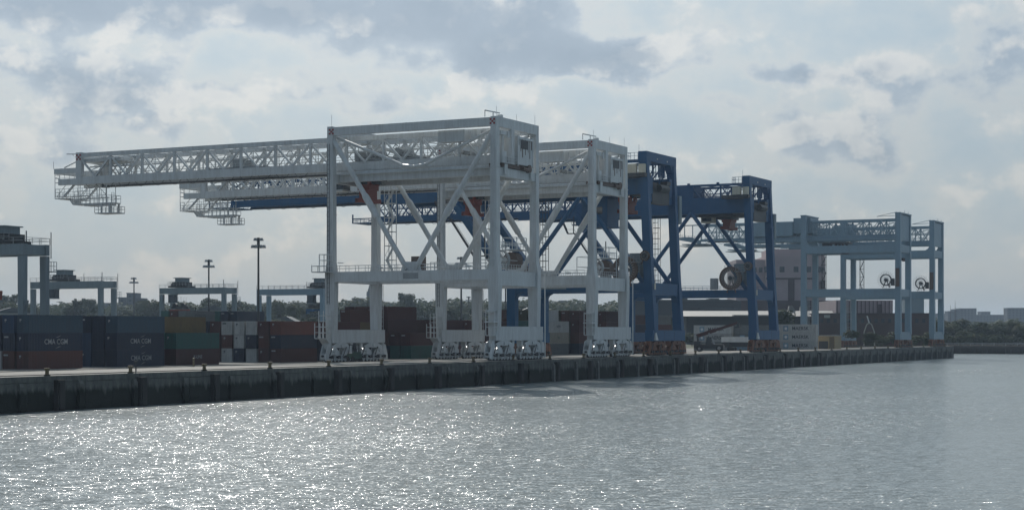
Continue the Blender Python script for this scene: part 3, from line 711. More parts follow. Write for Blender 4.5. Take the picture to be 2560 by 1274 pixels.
def blue_crane(loc, label, G, cabhouse, drop=.58):
    t = thing('quay_crane', label, 'crane', loc, 0, 'container cranes standing along the quay')
    M_ = BLUE
    for x in (-7.9, 7.9):
        w = MB().frus((0, 0, 5.4), 1.7, 2.1, (0, .7, 18), 1.55, 1.9).frus((0, .7, 18), 1.55, 1.9, (0, 1.8, 42.8), 1.4, 1.8)
        ob('leg', w, M_, t, (x, 0, 0))
        l = MB().frus((0, 0, 5.4-drop), 1.8, 2.1, (0, 0, 16.1), 1.8, 2.1); ob('leg', l, M_, t, (x, G, 0))
        ob('raking_leg', MB().beam((0, G+.2, 15.6), (0, G+16, 36.3), 1.5, 1.9, (1, 0, 0)), M_, t, (x, 0, 0))
        ob('portal_beam', MB().box(-.7, .7, 1.4, G-1.06, 14.2, 15.9), M_, t, (x, 0, 0))
        for y0, y1 in ((1.6, 17), (G-.9, 17)):
            ob('brace', MB().tube((0, y0, 15.4), (0, y1, 35.9), .52, 10), M_, t, (x, 0, 0))
        ob('handrail', MB().rail([(x-.6, 1.8, 15.9), (x-.6, G-1.4, 15.9)], 1.1, 2.4, .07), M_, t)
        gus = MB(); 
        for yy, sg in ((1.2, 1), (G-1.06, -1)):
            gus.prism([(yy, 14.2), (yy, 12.8), (yy+sg*.45, 13.7), (yy+sg*1.4, 14.2)], 'x', -.65, .65)
        ob('haunch', gus, M_, t, (x, 0, 0))
        ob('main_girder', MB().box(-.75, .75, 1.0, G+17, 35.7, 39.8), M_, t, (x*.72, 0, 0))
        ob('girder_extension', MB().box(-.6, .6, G+17, G+34, 35.6, 37.9), M_, t, (x*.72, 0, 0))
    for y, dz in ((0, 0), (G, -drop)):
        ob('sill_beam', MB().box(-9.5, 9.5, -.95, .95, 3.2, 5.6), M_, t, (0, y, dz))
        for x, fl in ((-5.6, -1), (5.6, 1)): bogie(t, x, y, RUST, .88, dz, fl)
        ob('portal_cross_beam', MB().box(-7.0, 7.0, -.8, .8, 13.4, 16.0), M_, t, (0, y+(.65 if y == 0 else 0), 0))
        ob('cross_beam', MB().box(-7.1, 7.1, -.7, .7, 34.0, 35.65), M_, t, (0, y+(1.9 if y == 0 else 15.6), 0))
        hn = MB()
        for sg in (-1, 1): hn.prism([(sg*7.0, 13.4), (sg*7.0, 11.9), (sg*6.5, 12.9), (sg*5.5, 13.4)], 'y', -.7, .7)
        ob('haunch', hn, M_, t, (0, y+(.6 if y == 0 else 0), 0))
    for i, x in enumerate((-3, 3)): ob('stiffener', MB().box(x-.03, x+.03, -.98, -.952, 3.3, 5.5), DARK, t)
    ob('top_cross_beam', MB().box(-8.7, 8.7, .9, 2.9, 42.8, 44.9), M_, t)
    ob('top_haunch', MB().prism([(-7.1, 42.8), (-7.1, 41.2), (-5.4, 42.8)], 'y', 1.1, 2.7).prism([(7.1, 42.8), (7.1, 41.2), (5.4, 42.8)], 'y', 1.1, 2.7), M_, t)
    pf = MB().box(-8.6, -6.6, 2.95, 5.6, 43.0, 43.15).rail([(-8.6, 3, 43.15), (-8.6, 5.6, 43.15), (-6.6, 5.6, 43.15)], 1.5, .9, .07); pf.beam((-8, 3, 44.9), (-8, 3, 46.5), .05); ob('top_platform', pf, M_, t)
    B = truss_boom(t, 4.2, 2.2, 116, 36.5, 38.1, 42.9, 43.5, 8.1, M_, cw=1.0, dia=.34, ver=.4, uw=.45)
    sh = MB()
    for k in range(13): sh.box(-4.5, -3.9, 10.8+k*8.1, 11.4+k*8.1, 43.5, 43.9)
    ob('roller_post', sh, M_, B)
    tp = MB().box(-4.5, 4.5, 116, 123, 36.4, 36.65).box(-4.6, -4.4, 116, 123, 37.6, 37.8).box(-4.6, -4.4, 122.6, 123, 36.4, 39.0).box(4.4, 4.6, 116, 123, 37.6, 37.8).beam((-4.2, 116, 41), (-4.2, 112, 43), .3).beam((-4.2, 116, 38), (-4.2, 112, 42), .2)
    tp.rail([(-4.5, 116, 36.65), (-4.5, 123, 36.65), (4.5, 123, 36.65), (4.5, 116, 36.65)], 1.2, 1.4, .08); ob('tip_platform', tp, M_, B)
    ob('machinery_house', MB().box(-5.0, 3.0, 17.6, 28.5, 39.85, 43.15), M_, t)
    mh = MB().box(-4.9, 4.9, 3.2, 8.2, 35.9, 38.9).box(-4.9, 4.9, 1.1, 3.2, 33.8, 38.2).tube((-2.5, .6, 37.2), (2.5, .6, 37.2), .8, 12).box(2.5, 4.6, .6, 3, 38.2, 39.0); ob('hoist_machinery', mh, DARK, t)
    fr = MB()
    for x in (-5, -1.5, 2, 5): fr.beam((x, 2.4, 40), (x, 2.4, 42.9), .35)
    fr.beam((-7, 2.4, 42.8), (-5, 2.4, 38.5), .3).beam((-5, 2.4, 42.8), (-2.5, 2.4, 38.5), .3).beam((3.5, 2.4, 42.8), (2.3, 2.4, 38.5), .3).rail([(-7, 1.4, 39.6), (6.8, 1.4, 39.6)], 1.2, 1.1, .07); ob('tower_frame', fr, M_, t)
    ladder(t, 0, 1.5, 38.5, 42.8, M_, cage=False)
    cb = MB().box(-9.8, -8.8, 1.0, 2.4, 40.1, 42.0).box(-9.7, -8.8, 3.0, 5.2, 40.1, 42.1); ob('electrical_cabinet', cb, CREAM, t)
    ob('cabinet_platform', MB().box(-10, -6.6, .8, 8.0, 39.2, 40.05), DARK, t)
    ob('work_light', MB().cbox(-2.6, .85, 43.6, .35, .1, .3).cbox(3.2, .85, 43.5, .35, .1, .3), WHITEM, t)
    ob('service_cabinet', MB().box(8.9, 10.4, .2, 1.9, 29.8, 36.2), GREYP, t)
    if cabhouse:
        g = ob('trolley_house', MB().box(-3.2, 3.2, 12.8, 19.2, 29.2, 35.6), M_, t)
        ob('house_roof_edge', MB().box(-3.5, 3.5, 12.5, 19.5, 35.6, 35.9).box(-3.5, 3.5, 12.6, 19.4, 28.8, 29.2), M_, g)
        ob('window', MB().box(-3.24, -3.2, 14, 15.6, 31.8, 33.4), GLASS, g)
        ob('side_platform', MB().box(-3.3, -1, 19.5, 21.6, 29.4, 29.6).rail([(-3.3, 19.5, 29.6), (-3.3, 21.6, 29.6), (-1, 21.6, 29.6)], 1.3, .8, .07), M_, g)
    else:
        g = ob('trolley', MB().box(-4, 4, 6.5, 16.5, 35.0, 35.7).box(-3, 3, 8, 12, 34.4, 35.0), DARK, t)
        ob('operator_cab', MB().box(-2.6, 0, 13.2, 16.4, 33.6, 35.1), CREAM, g); ob('cab_window', MB().box(-2.64, -2.6, 13.5, 16.1, 34.0, 34.9), GLASS, g)
    # stair up the raking leg, hung on its outer side
    s = MB(); p0 = (-9.4, G+1.4, 16.2); seq = [p0, (-9.4, G+6.2, 22.6), (-9.4, G+9.2, 22.6), (-9.4, G+15.5, 31.4), (-9.4, G+17.5, 31.4), (-9.4, G+19.5, 35.6)]
    for a, b_ in zip(seq, seq[1:]): s.beam(a, b_, .8, .25); s.beam(tuple(Vector(a)+Vector((-.4, 0, 1.1))), tuple(Vector(b_)+Vector((-.4, 0, 1.1))), .07)
    for (x, y, z) in ((-9.4, G+9.0, 22.6), (-9.4, G+6.4, 22.6), (-9.4, G+15.8, 31.4)): s.beam((x, y, z), (x, y, z+6.5 if z < 30 else z+4.5), .22)
    ob('stair', s, DARK, t)
    stair_tower(t, 0, G-4.2, 16, 35.6, DARK, 1.5, False)
    reel(t, -9.2, 5.8, 18.9, 3.0, 1.15, BROWN, 26, DARK, guides=True)
    ob('reel_cabinet', MB().box(-9.6, -8.4, 9.4, 11.2, 16, 18.9), STEEL, t); ob('service_house', MB().box(-6.8, -4.2, 2.0, 5.8, 17.2, 22.6), GREYP, t)
    reel(t, -8.9, 1.2, 21.9, 1.1, .35, BROWN, 12, DARK)
    ob('reel_platform', MB().rail([(-10, 1.9, 20.6), (-10, 4.2, 20.6)], 1.3, .7, .07).box(-10, -8.8, 1.9, 4.2, 20.45, 20.6), STEEL, t)
    ob('name_plate', MB().box(-8.64, -8.61, 20.5, 27, 14.75, 15.5), GREYP, t); ob('number_plate', MB().box(-8.2, -7.4, -.78, -.75, 14.5, 15.9), CREAM, t)
    ob('cable_chute', MB().frus((-8.2, -1.2, 3.4), 1.3, .5, (-8.5, -1.2, 5.0), .3, .3), WHITEM, t)
    return t

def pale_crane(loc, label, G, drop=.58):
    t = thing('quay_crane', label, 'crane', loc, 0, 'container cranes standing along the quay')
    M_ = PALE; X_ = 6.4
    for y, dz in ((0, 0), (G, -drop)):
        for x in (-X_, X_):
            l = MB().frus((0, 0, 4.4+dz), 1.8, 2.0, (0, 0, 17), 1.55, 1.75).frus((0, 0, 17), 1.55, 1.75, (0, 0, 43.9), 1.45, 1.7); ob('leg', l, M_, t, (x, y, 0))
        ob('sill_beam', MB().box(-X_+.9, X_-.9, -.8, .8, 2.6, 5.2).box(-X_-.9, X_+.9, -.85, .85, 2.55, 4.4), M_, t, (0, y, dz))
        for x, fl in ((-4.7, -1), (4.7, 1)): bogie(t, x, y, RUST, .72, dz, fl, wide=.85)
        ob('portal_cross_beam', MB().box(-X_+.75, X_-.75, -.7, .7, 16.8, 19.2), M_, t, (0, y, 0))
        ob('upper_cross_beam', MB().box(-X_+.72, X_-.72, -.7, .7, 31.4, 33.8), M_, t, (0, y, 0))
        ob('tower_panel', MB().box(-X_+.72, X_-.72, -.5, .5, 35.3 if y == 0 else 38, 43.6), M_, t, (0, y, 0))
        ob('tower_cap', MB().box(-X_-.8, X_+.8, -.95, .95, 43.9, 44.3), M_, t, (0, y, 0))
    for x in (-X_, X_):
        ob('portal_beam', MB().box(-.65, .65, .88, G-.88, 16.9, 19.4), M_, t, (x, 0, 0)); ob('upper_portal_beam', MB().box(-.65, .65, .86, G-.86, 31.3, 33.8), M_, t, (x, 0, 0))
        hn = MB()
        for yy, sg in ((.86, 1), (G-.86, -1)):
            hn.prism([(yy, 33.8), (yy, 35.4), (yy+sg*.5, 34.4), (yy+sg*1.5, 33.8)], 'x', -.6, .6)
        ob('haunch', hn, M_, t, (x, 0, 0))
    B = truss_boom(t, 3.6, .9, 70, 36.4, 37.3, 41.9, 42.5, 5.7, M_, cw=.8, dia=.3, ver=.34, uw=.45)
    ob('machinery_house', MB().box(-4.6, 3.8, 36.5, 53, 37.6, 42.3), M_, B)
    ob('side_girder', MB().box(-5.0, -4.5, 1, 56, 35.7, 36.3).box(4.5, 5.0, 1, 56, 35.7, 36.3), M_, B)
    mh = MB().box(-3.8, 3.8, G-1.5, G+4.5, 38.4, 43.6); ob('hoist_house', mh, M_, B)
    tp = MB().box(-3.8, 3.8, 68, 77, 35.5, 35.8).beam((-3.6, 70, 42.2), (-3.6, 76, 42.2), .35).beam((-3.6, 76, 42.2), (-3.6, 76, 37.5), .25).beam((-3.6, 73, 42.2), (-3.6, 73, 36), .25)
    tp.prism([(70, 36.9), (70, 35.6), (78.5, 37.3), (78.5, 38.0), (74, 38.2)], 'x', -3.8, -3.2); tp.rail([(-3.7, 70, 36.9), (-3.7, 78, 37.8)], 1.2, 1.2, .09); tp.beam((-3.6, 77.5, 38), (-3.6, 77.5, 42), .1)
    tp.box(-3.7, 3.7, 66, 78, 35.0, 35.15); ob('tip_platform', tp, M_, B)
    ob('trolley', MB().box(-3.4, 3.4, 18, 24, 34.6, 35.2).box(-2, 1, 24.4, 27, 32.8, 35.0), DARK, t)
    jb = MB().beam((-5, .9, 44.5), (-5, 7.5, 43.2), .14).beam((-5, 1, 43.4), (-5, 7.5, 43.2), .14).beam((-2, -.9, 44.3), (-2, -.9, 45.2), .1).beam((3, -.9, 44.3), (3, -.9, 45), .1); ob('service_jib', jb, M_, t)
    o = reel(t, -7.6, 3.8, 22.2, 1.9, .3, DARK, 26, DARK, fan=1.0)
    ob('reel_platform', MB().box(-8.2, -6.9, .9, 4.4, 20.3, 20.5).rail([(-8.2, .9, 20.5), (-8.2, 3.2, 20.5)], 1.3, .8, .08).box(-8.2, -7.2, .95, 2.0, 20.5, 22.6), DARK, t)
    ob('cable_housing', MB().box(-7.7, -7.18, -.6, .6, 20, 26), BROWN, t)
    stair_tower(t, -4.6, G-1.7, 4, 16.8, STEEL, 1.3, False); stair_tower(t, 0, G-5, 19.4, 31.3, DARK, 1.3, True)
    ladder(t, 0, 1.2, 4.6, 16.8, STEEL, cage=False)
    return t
c1 = white_crane((284.15, 146, QZ), 'nearest and largest white quay crane with red checker marks on its corners', 35.3)
c2 = copy_tree(c1); c2.location = (326.4, 146, QZ); c2['label'] = 'second white quay crane, standing just behind the nearest white one'
c3 = blue_crane((357.7, 146, QZ), 'dark blue quay crane directly beside the second white crane, trolley house under its girder', 34.4, True)
c4 = blue_crane((425.0, 146, QZ), 'dark blue quay crane farther right, standing clear with big brown cable reel', 34.2, False)
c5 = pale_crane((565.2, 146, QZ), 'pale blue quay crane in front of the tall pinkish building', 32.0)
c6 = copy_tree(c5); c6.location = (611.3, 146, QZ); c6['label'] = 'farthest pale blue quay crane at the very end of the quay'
spreader('orange-red spreader hanging beneath the boom of the nearest white crane', (284, 178.0, QZ+30.3), ORANGE, 5.6, 4.6)
spreader('orange-red spreader hanging beneath the boom of the second white crane', (326.4, 178.0, QZ+30.3), ORANGE, 5.6, 4.6)
spreader('orange-red spreader beneath the nearer dark blue crane, half hidden by a white leg', (357.7, 155.2, QZ+32), ORANGE, 6, 3.6)
spreader('orange-red spreader hanging under the girder of the farther dark blue crane', (425, 155.6, QZ+31.9), ORANGE, 6.4, 3.5)
spreader('dark red spreader under the nearer pale blue crane', (565.2, 167, QZ+31.6), CC['dark_red'], 9, 3.0)
spreader('dark red spreader under the farthest pale blue crane', (611.3, 158, QZ+30.6), CC['dark_red'], 9, 3.0)
# ---------------------------------------------------------------- container yard
CL = 12.19; CW = 2.44
def corr_side(s, y, sgn, x0, x1, z0, z1, n, depth=.05):
    k0 = len(s.v); xs = []
    st = (x1-x0)/n
    for i in range(n):
        b = x0+i*st; xs += [(b, 0), (b+st*.3, 0), (b+st*.5, depth), (b+st*.8, depth)]
    xs.append((x1, 0))
    for (x, d) in xs: s.v += [(x, y+sgn*d, z0), (x, y+sgn*d, z1)]
    for i in range(len(xs)-1):
        a = k0+2*i; q = (a, a+2, a+3, a+1); s.f.append(q if sgn > 0 else q[::-1])
def container_body(L_, H):
    s = MB(); w = CW
    for x in (0, L_-.17):
        for y in (0, w-.15): s.box(x, x+.17, y, y+.15, 0, H)
    for y in (0, w-.09):
        s.box(.17, L_-.17, y, y+.09, 0, .16); s.box(.17, L_-.17, y, y+.09, H-.11, H)
    for x in (0, L_-.12): s.box(x, x+.12, .15, w-.15, H-.13, H); s.box(x, x+.12, .15, w-.15, 0, .14)
    corr_side(s, .03, 1, .17, L_-.17, .16, H-.11, int(L_/.34)); corr_side(s, w-.03, -1, .17, L_-.17, .16, H-.11, int(L_/.34))
    s.box(.09, L_-.09, .085, w-.085, H-.06, H-.03); s.box(.09, L_-.04, .1, w-.1, .05, .09)
    s.box(L_-.06, L_-.04, .15, w-.15, .14, H-.13)
    return s.mesh('container')
def door_mesh(H, k):
    s = MB(); y0 = .16+k*1.06; s.box(.04, .08, y0, y0+1.045, .15, H-.14)
    for yy in (y0+.3, y0+.75):
        s.tube((.0, yy, .08), (.0, yy, H-.08), .022, 5); 
        for z in (.5, 1.3, H-.5): s.box(.0, .04, yy-.07, yy+.07, z, z+.06)
    return s.mesh('door')
HS = 2.59; HH = 2.80
BODY = {(L_, H): container_body(L_, H) for L_ in (CL, 6.06) for H in (HS, HH)}
DOOR = {(H, k): door_mesh(H, k) for H in (HS, HH) for k in (0, 1)}
mk = MB().box(-.03, -.02, 1.55, 1.95, 1.9, 2.15).box(-.03, -.02, 1.75, 1.9, 1.7, 1.85).mesh('marking')
mk2 = MB().box(-.03, -.02, 1.3, 2.2, 2.05, 2.3).mesh('marking')
def swoosh():
    s = MB(); a = []; b = []
    for i in range(9):
        t = i/8; x = -.9+1.8*t; a.append((x, .25+.75*t**1.8)); b.append((x, .18+.55*t**1.5-.05))
    pts = a + [(p[0]+.0, p[1]-.16*math.sin(math.pi*i/8)) for i, p in reversed(list(enumerate(a)))][1:-1]
    n = len(pts); s.v = [(p[0], p[1], 0) for p in pts]; s.f = [tuple(range(n))]; return s.mesh('emblem')
SW = swoosh()
TXT = {k: text_mesh(k, sz) for k, sz in (('CMA CGM', 1.15), ('MAERSK', 1.45), ('COSCO', 1.3), ('K-LINE', .8), ('WEPFI', .9), ('TEX', .8))}
def star_mesh():
    s = MB(); pts = []
    for i in range(14):
        r = .62 if i % 2 == 0 else .28; a = math.pi*i/7+math.pi/2; pts.append((r*math.cos(a), r*math.sin(a), 0))
    s.v = pts; s.f = [tuple(range(14))]; return s.mesh('star')
STAR = star_mesh(); SQ = MB(); SQ.v = [(-.8, -.8, 0), (.8, -.8, 0), (.8, .8, 0), (-.8, .8, 0)]; SQ.f = [(0, 1, 2, 3)]; SQ = SQ.mesh('logo_square')
def container(colr, x, y, z, H, label, text=None, L_=CL, rz=0.0, group='stacked shipping containers', side_txt=None, marks=True):
    o = ob('shipping_container', BODY[(L_, H)], CC[colr], None, (x, y, z)); o.rotation_euler = (0, 0, rz)
    tag(o, label, 'container', group)
    for k in (0, 1): ob('door', DOOR[(H, k)], CC[colr], o)
    if marks and rnd.random() < .7: ob('marking', mk if rnd.random() < .7 else mk2, LETTER if colr not in ('white', 'beige', 'grey') else BLACKM, o)
    if text:
        mt = LETTER if colr not in ('white', 'beige', 'grey', 'light_blue') else BLACKM
        tx = L_*.5+(1.2 if text == 'MAERSK' else 0)
        g = ob('lettering', TXT[text], mt, o, (tx, -.012, H*.5)); g.rotation_euler = (R(90), 0, 0)
        if text == 'CMA CGM':
            for sg in (1, -1):
                e = ob('emblem', SW, mt, o, (tx+.5, -.012, H*.5+sg*.62)); e.rotation_euler = (R(90), 0, 0); e.scale = (sg*.75, sg*.5, 1)
        if text == 'MAERSK':
            e = ob('logo_square', SQ, CC['light_blue'], o, (tx-4.6, -.012, H*.5)); e.rotation_euler = (R(90), 0, 0)
            e = ob('star', STAR, WHITEM, o, (tx-4.6, -.018, H*.5)); e.rotation_euler = (R(90), 0, 0)
    return o
TIER = ['bottom tier', 'second tier', 'third tier', 'fourth tier', 'fifth tier']
ROW = ['front row', 'second row back', 'third row back', 'fourth row back', 'fifth row back', 'sixth row back', 'seventh row back', 'eighth row back']
def block(x0, y0, cols, H, phrase, texts={}, L_=CL, pitch=2.85, vis=None):
    for c, tiers in enumerate(cols):
        for k, colr in enumerate(tiers):
            if colr is None: continue
            t = texts.get((c, k))
            cn = colr.replace('_', ' ')
            lb = f"{cn} container{' with white lettering' if t and False else ''}, {TIER[k]}, {ROW[c]}, {phrase}"
            container(colr, x0+rnd.uniform(-.12, .12), y0+c*pitch+rnd.uniform(-.06, .06), GZ+.05+k*(H+.012), H, lb, t, L_)
n_, b_, s_, r_, br, o_, te, gr, ye, wh_, gy, be, ol = 'navy', 'blue', 'slate_blue', 'dark_red', 'brown_red', 'orange_red', 'teal', 'green', 'yellow', 'white', 'grey', 'beige', 'olive'
block(201.6, 188, [[br, n_, s_], [br, n_, b_], [wh_, n_, n_], [r_, b_, n_], [n_, n_, b_]], HH, 'leftmost block', {(0, 1): 'CMA CGM'})
block(222.3, 188, [[n_, n_, s_], [n_, n_, n_], [b_, b_, n_], [n_, 'black', b_], [n_, gr, o_]], HH, 'second block from left', {(0, 1): 'CMA CGM', (0, 0): 'CMA CGM'})
block(237.6, 188, [[r_, te], [r_, te, ye], [r_, te, ye]], HH, 'block of the teal container', {(0, 0): 'K-LINE'})
block(269.0, 188, [[r_, n_, o_], [r_, br, r_], [wh_, n_, wh_], [n_, wh_, wh_], [wh_, br, wh_], [r_, r_, r_], [r_, r_, n_]], HS, 'block with the white chequered ends', {})
block(284.6, 188, [[n_, n_, r_], [n_, ol, ye], [b_, n_, ol], [n_, r_, r_], [n_, r_, br]], HS, 'block behind the nearest landside crane legs')
block(302.0, 193.7, [[n_, ol, ye, br], [n_, n_, r_], [n_, n_, br]], HS, 'low block between the nearest landside legs')
block(317.0, 188, [[te, r_], [te, r_], [n_, br, r_, r_], [n_, r_, br, r_], [n_, te, r_, br], [r_, n_, r_, r_]], HH, 'tall red block beside a white leg')
block(333.0, 188, [[r_, n_], [br, n_, r_], [n_, n_, br], [n_, te, n_]], HH, 'stepped block right of the tall red one')
block(350.0, 188, [[r_, r_, r_], [r_, br, r_], [n_, r_, br], [n_, n_, r_], [te, r_, br], [r_, r_, r_]], HH, 'block between the second crane landside legs')
block(366.0, 188, [[n_, te, te], [n_, n_, gr], [te, n_, n_], [r_, n_, gr], [n_, r_, te]], HH, 'dark block below the white reel platform')
block(383.5, 188, [[gy, be, wh_], [n_, ol, br, wh_], [ol, ol, br, ol], [ol, br, br, ol], [n_, r_, br, br]], HH, 'block of white and beige sides', {(0, 2): 'WEPFI', (0, 1): 'TEX', (0, 0): 'TEX'})
block(402.0, 188, [[n_, br, r_, r_], [n_, ol, ol, br], [b_, br, br, ol], [n_, br, ol, ol], [n_, ol, ol, br]], HH, 'brown and olive block')
block(419.0, 188, [[b_, r_, br, r_], [te, br, ol, r_], [te, r_, gr, te], [n_, r_, gy, wh_]], HH, 'block behind the second crane waterside legs')
block(436.0, 188, [[ol, o_, n_, r_], [n_, r_, o_, n_], [te, n_, n_, gr]], HS, 'block behind the nearer blue crane')
block(453.0, 188, [[ye, n_, r_, gy], [n_, te, r_, te], [n_, gr, te, gy]], HS, 'block between the two dark blue cranes')
block(470.0, 196, [[r_, ol], [te, r_], [n_, gr]], HS, 'low block left of the pale liner containers')
# back rows seen above the front blocks
block(372.0, 274, [[n_, r_, n_, n_], [n_, te, te, n_], [te, n_, n_, te], [n_, te, te]], HH, 'far block behind the white chequered ends')
for i, (cc, tx) in enumerate((('grey', 'COSCO'), ('dark_red', None), ('teal', None))):
    container(cc, 357.6, 279.7+2.85*i, GZ+.05+3*2.81, HH, ['grey container with dark lettering on top of the back rows', 'dark red container end beside the grey lettered one', 'teal container end left of the grey lettered container on top'][i], tx)
    for k in range(3): container(['navy', 'dark_red', 'teal'][(i+k) % 3], 357.6, 279.7+2.85*i, GZ+.05+k*2.81, HH, f"{['navy', 'dark red', 'teal'][(i+k) % 3]} container, {TIER[k]}, {ROW[i]}, under the grey lettered container", None)
# pale liner containers lying across the yard: long side faces down the quay
def cross(x, ytop, tiers, what, H=HS, texts=()):
    for k, colr in enumerate(tiers):
        t = 'MAERSK' if k in texts else None
        container(colr, x, ytop, GZ+.05 if ytop > 180 else QZ-.3, H, f"{colr.replace('_', ' ')} container, {TIER[k]}, {what}", t, rz=R(-90)).location.z += k*(H+.012)
cross(502.0, 195.4, ['grey', 'white', 'white'], 'stack behind the reach stacker boom', texts=(1, 2))
cross(502.6, 182.4, ['light_blue', 'grey', 'grey'], 'stack between the two lettered stacks', texts=(1,))
cross(506.0, 169.6, ['white', 'white', 'white'], 'lettered stack right of the farther dark blue crane', texts=(0, 1, 2))

# ---------------------------------------------------------------- rubber-tyred yard cranes
def rtg(loc, label, topz, trolley_y, mat=GREYP, span=24.4, wb=5.4):
    t = thing('yard_crane', label, 'crane', loc, 0, 'rubber tyred yard cranes among the container blocks')
    T = topz
    for y in (0, span):
        for x in (0, wb): 
            ob('leg', MB().frus((0, 0, 1.8), .95, 1.15, (0, 0, T-2.0), 1.0, 1.35), mat, t, (x, y, 0))
        ob('sill_beam', MB().box(-2.2, wb+2.2, y-.5, y+.5, 1.2, 2.1), mat, t)
        ob('top_tie', MB().box(.5, wb-.5, y-.5, y+.5, T-1.8, T-.1), mat, t)
        for x in (-1.4, .3, wb-.3, wb+1.4): ob('wheel', MB().tube((x, y-.3, .75), (x, y+.3, .75), .75, 14), RUBBER, t)
        ob('corbel', MB().prism([(y-.6, T*.45), (y-1.2, T*.45+1.8), (y-.55, T*.45+1.6)], 'x', -.3, .3), mat, t)
    for x in (0, wb): ob('girder', MB().box(x-.48, x+.48, -.7, span+.7, T-1.9, T), mat, t)
    r = MB().rail([(-.5, -.7, T), (-.5, span+.7, T)], 1.1, 2.4, .07).rail([(wb+.5, -.7, T), (wb+.5, span+.7, T)], 1.1, 2.4, .07).rail([(-.5, -.7, T), (wb+.5, -.7, T)], 1.1, 2.4, .07)
    r.beam((wb+.6, -.9, T-2.4), (wb+.6, -.9, T+2.2), .12).beam((0, 6, T), (0, 6, T+2.2), .1).beam((wb, 4.2, T), (wb, 4.2, T+2.6), .16)
    ob('handrail', r, STEEL, t)
    y = trolley_y
    g = ob('trolley', MB().box(-.6, wb+.6, y-2.9, y+2.9, T+.15, T+.7).box(0, wb, y-2.0, y+1.6, T+.7, T+1.9).tube((.5, y+2, T+1.1), (wb-.5, y+2, T+1.1), .6, 10).box(.2, 2.5, y-3.6, y-2.2, T+.6, T+1.3), DARK, t)
    ob('trolley_house', MB().box(.8, wb-.8, y-1.6, y+1.2, T+1.9, T+3.1).box(.4, wb-.4, y-2.0, y+1.6, T+3.1, T+3.3), GREYP, g)
    ob('trolley_railing', MB().rail([(-.6, y-4, T+.7), (-.6, y+3, T+.7), (wb+.6, y+3, T+.7)], 1.2, 1.1, .06), STEEL, g)
    ob('operator_cab', MB().box(-.4, 1.6, y+.8, y+3.0, T-4.6, T-2.2), GLASS, g); ob('cab_frame', MB().box(-.5, 1.7, y+.7, y+3.1, T-4.8, T-4.6).box(-.5, 1.7, y+.7, y+3.1, T-2.2, T-2.0), GREYP, g)
    ob('service_basket', MB().rail([(wb+.6, 1.2, T-4.6), (wb+.6, -.9, T-4.6), (wb+2.0, -.9, T-4.6)], 1.7, .9, .08).box(wb+.5, wb+2.0, -.9, 1.2, T-4.7, T-4.55), mat, t)
    ob('power_unit', MB().box(.8, wb-.8, span-.6, span+1.6, 2.2, 4.4), mat, t)
    return t
def at_y(px, y):
    r = (px-1280)/4300; c, s = FWD.x, FWD.y
    return y*(c+r*s)/(s-r*c)
def rtg_spr(x, y, z, col, label):
    t = thing('container_spreader', label, 'spreader', (x, y, z), 0, 'spreaders hanging from yard cranes')
    ob('frame', MB().box(-3.0, 3.0, -.9, -.4, 0, .5).box(-3.0, 3.0, .4, .9, 0, .5).box(-3.1, -2.6, -1.1, 1.1, -.2, .6).box(2.6, 3.1, -1.1, 1.1, -.2, .6).box(-.8, .8, -3.6, 3.6, .1, .7).box(-.7, .7, -3.6, -3.1, -.9, .2).box(-.7, .7, 3.1, 3.6, -.9, .2), col, t)
    ob('head_block', MB().box(-1.4, 1.4, -2.2, 2.2, 1.0, 1.6), DARK, t)
    for yy in (-1.7, 1.7): ob('sheave', MB().tube((-.5, yy, 1.9), (.5, yy, 1.9), .75, 12), DARK, t)
    h = GZ+17-z; r = MB()
    for xx in (-1, 1):
        for yy in (-1.5, -.6, .6, 1.5): r.tube((xx*.9, yy, 1.6), (xx*1.4, yy*1.2, h), .03, 4)
    ob('hoist_rope', r, DARK, t)
rtg((222.9, 209.2, GZ), 'nearest grey yard crane cut off by the left edge', 20.9, 6.5)
rtg_spr(225.4, 220.5, GZ+12.3, ORANGE, 'orange-red spreader at the left edge under the nearest yard crane')
x2, y2 = at(252, 473); rtg((x2, y2, GZ), 'grey yard crane second from left, behind the first', 19.8, 15.5)
x3, y3 = at(560, 538); rtg((x3, y3, GZ), 'grey yard crane with operator cab, left of the tallest light mast', 19.7, 18.6)
rtg_spr(x3+2.7, y3+19.5, GZ+12.2, ORANGE, 'orange-red spreader under the middle grey yard crane')
x4, y4 = at(806, 545); rtg((x4, y4, GZ), 'bluish yard crane just left of the nearest white crane', 19.5, 2.6, PALE)
rtg_spr(x4+2.7, y4+4.0, GZ+12.4, BLUE, 'blue spreader under the bluish yard crane beside the white crane')
x5, y5 = at(600, 900)

# ---------------------------------------------------------------- light masts
def mast(px, pytop, d, label, heads=6):
    x, y = at(px, d); gz = land_z(x, y); h = zat(pytop, d)-gz
    t = thing('light_mast', label, 'light mast', (x, y, gz), rnd.uniform(-.3, .3), 'tall light masts in the yard')
    k = 1.0
    ob('pole', MB().tube((0, 0, 0), (0, 0, h-1.5), .36, 10, .24), DARK, t)
    fr = MB()
    for i in range(8):
        a = i*math.pi/4; fr.beam((0, 0, h-2.2), (1.5*math.cos(a), 1.5*math.sin(a), h-2.2), .14)
    fr.tube((0, 0, h-2.6), (0, 0, h-.2), .4, 8); ob('head_frame', fr, DARK, t)
    for i in range(8):
        a = i*math.pi/4; o = ob('floodlight', MB().frus((0, 0, -.6), .8, .8, (0, 0, .1), .5, .5), STEEL, t, (1.55*math.cos(a), 1.55*math.sin(a), h-2.2))
    for i in range(3):
        a = i*2.1+.4; ob('floodlight', MB().frus((0, 0, -.5), .9, .9, (0, 0, .2), .5, .5), STEEL, t, (.9*math.cos(a), .9*math.sin(a), h-.5))
mast(646, 592, 440, 'tallest dark light mast, standing between two yard cranes')
mast(522, 647, 560, 'dark light mast rising through the middle grey yard crane')
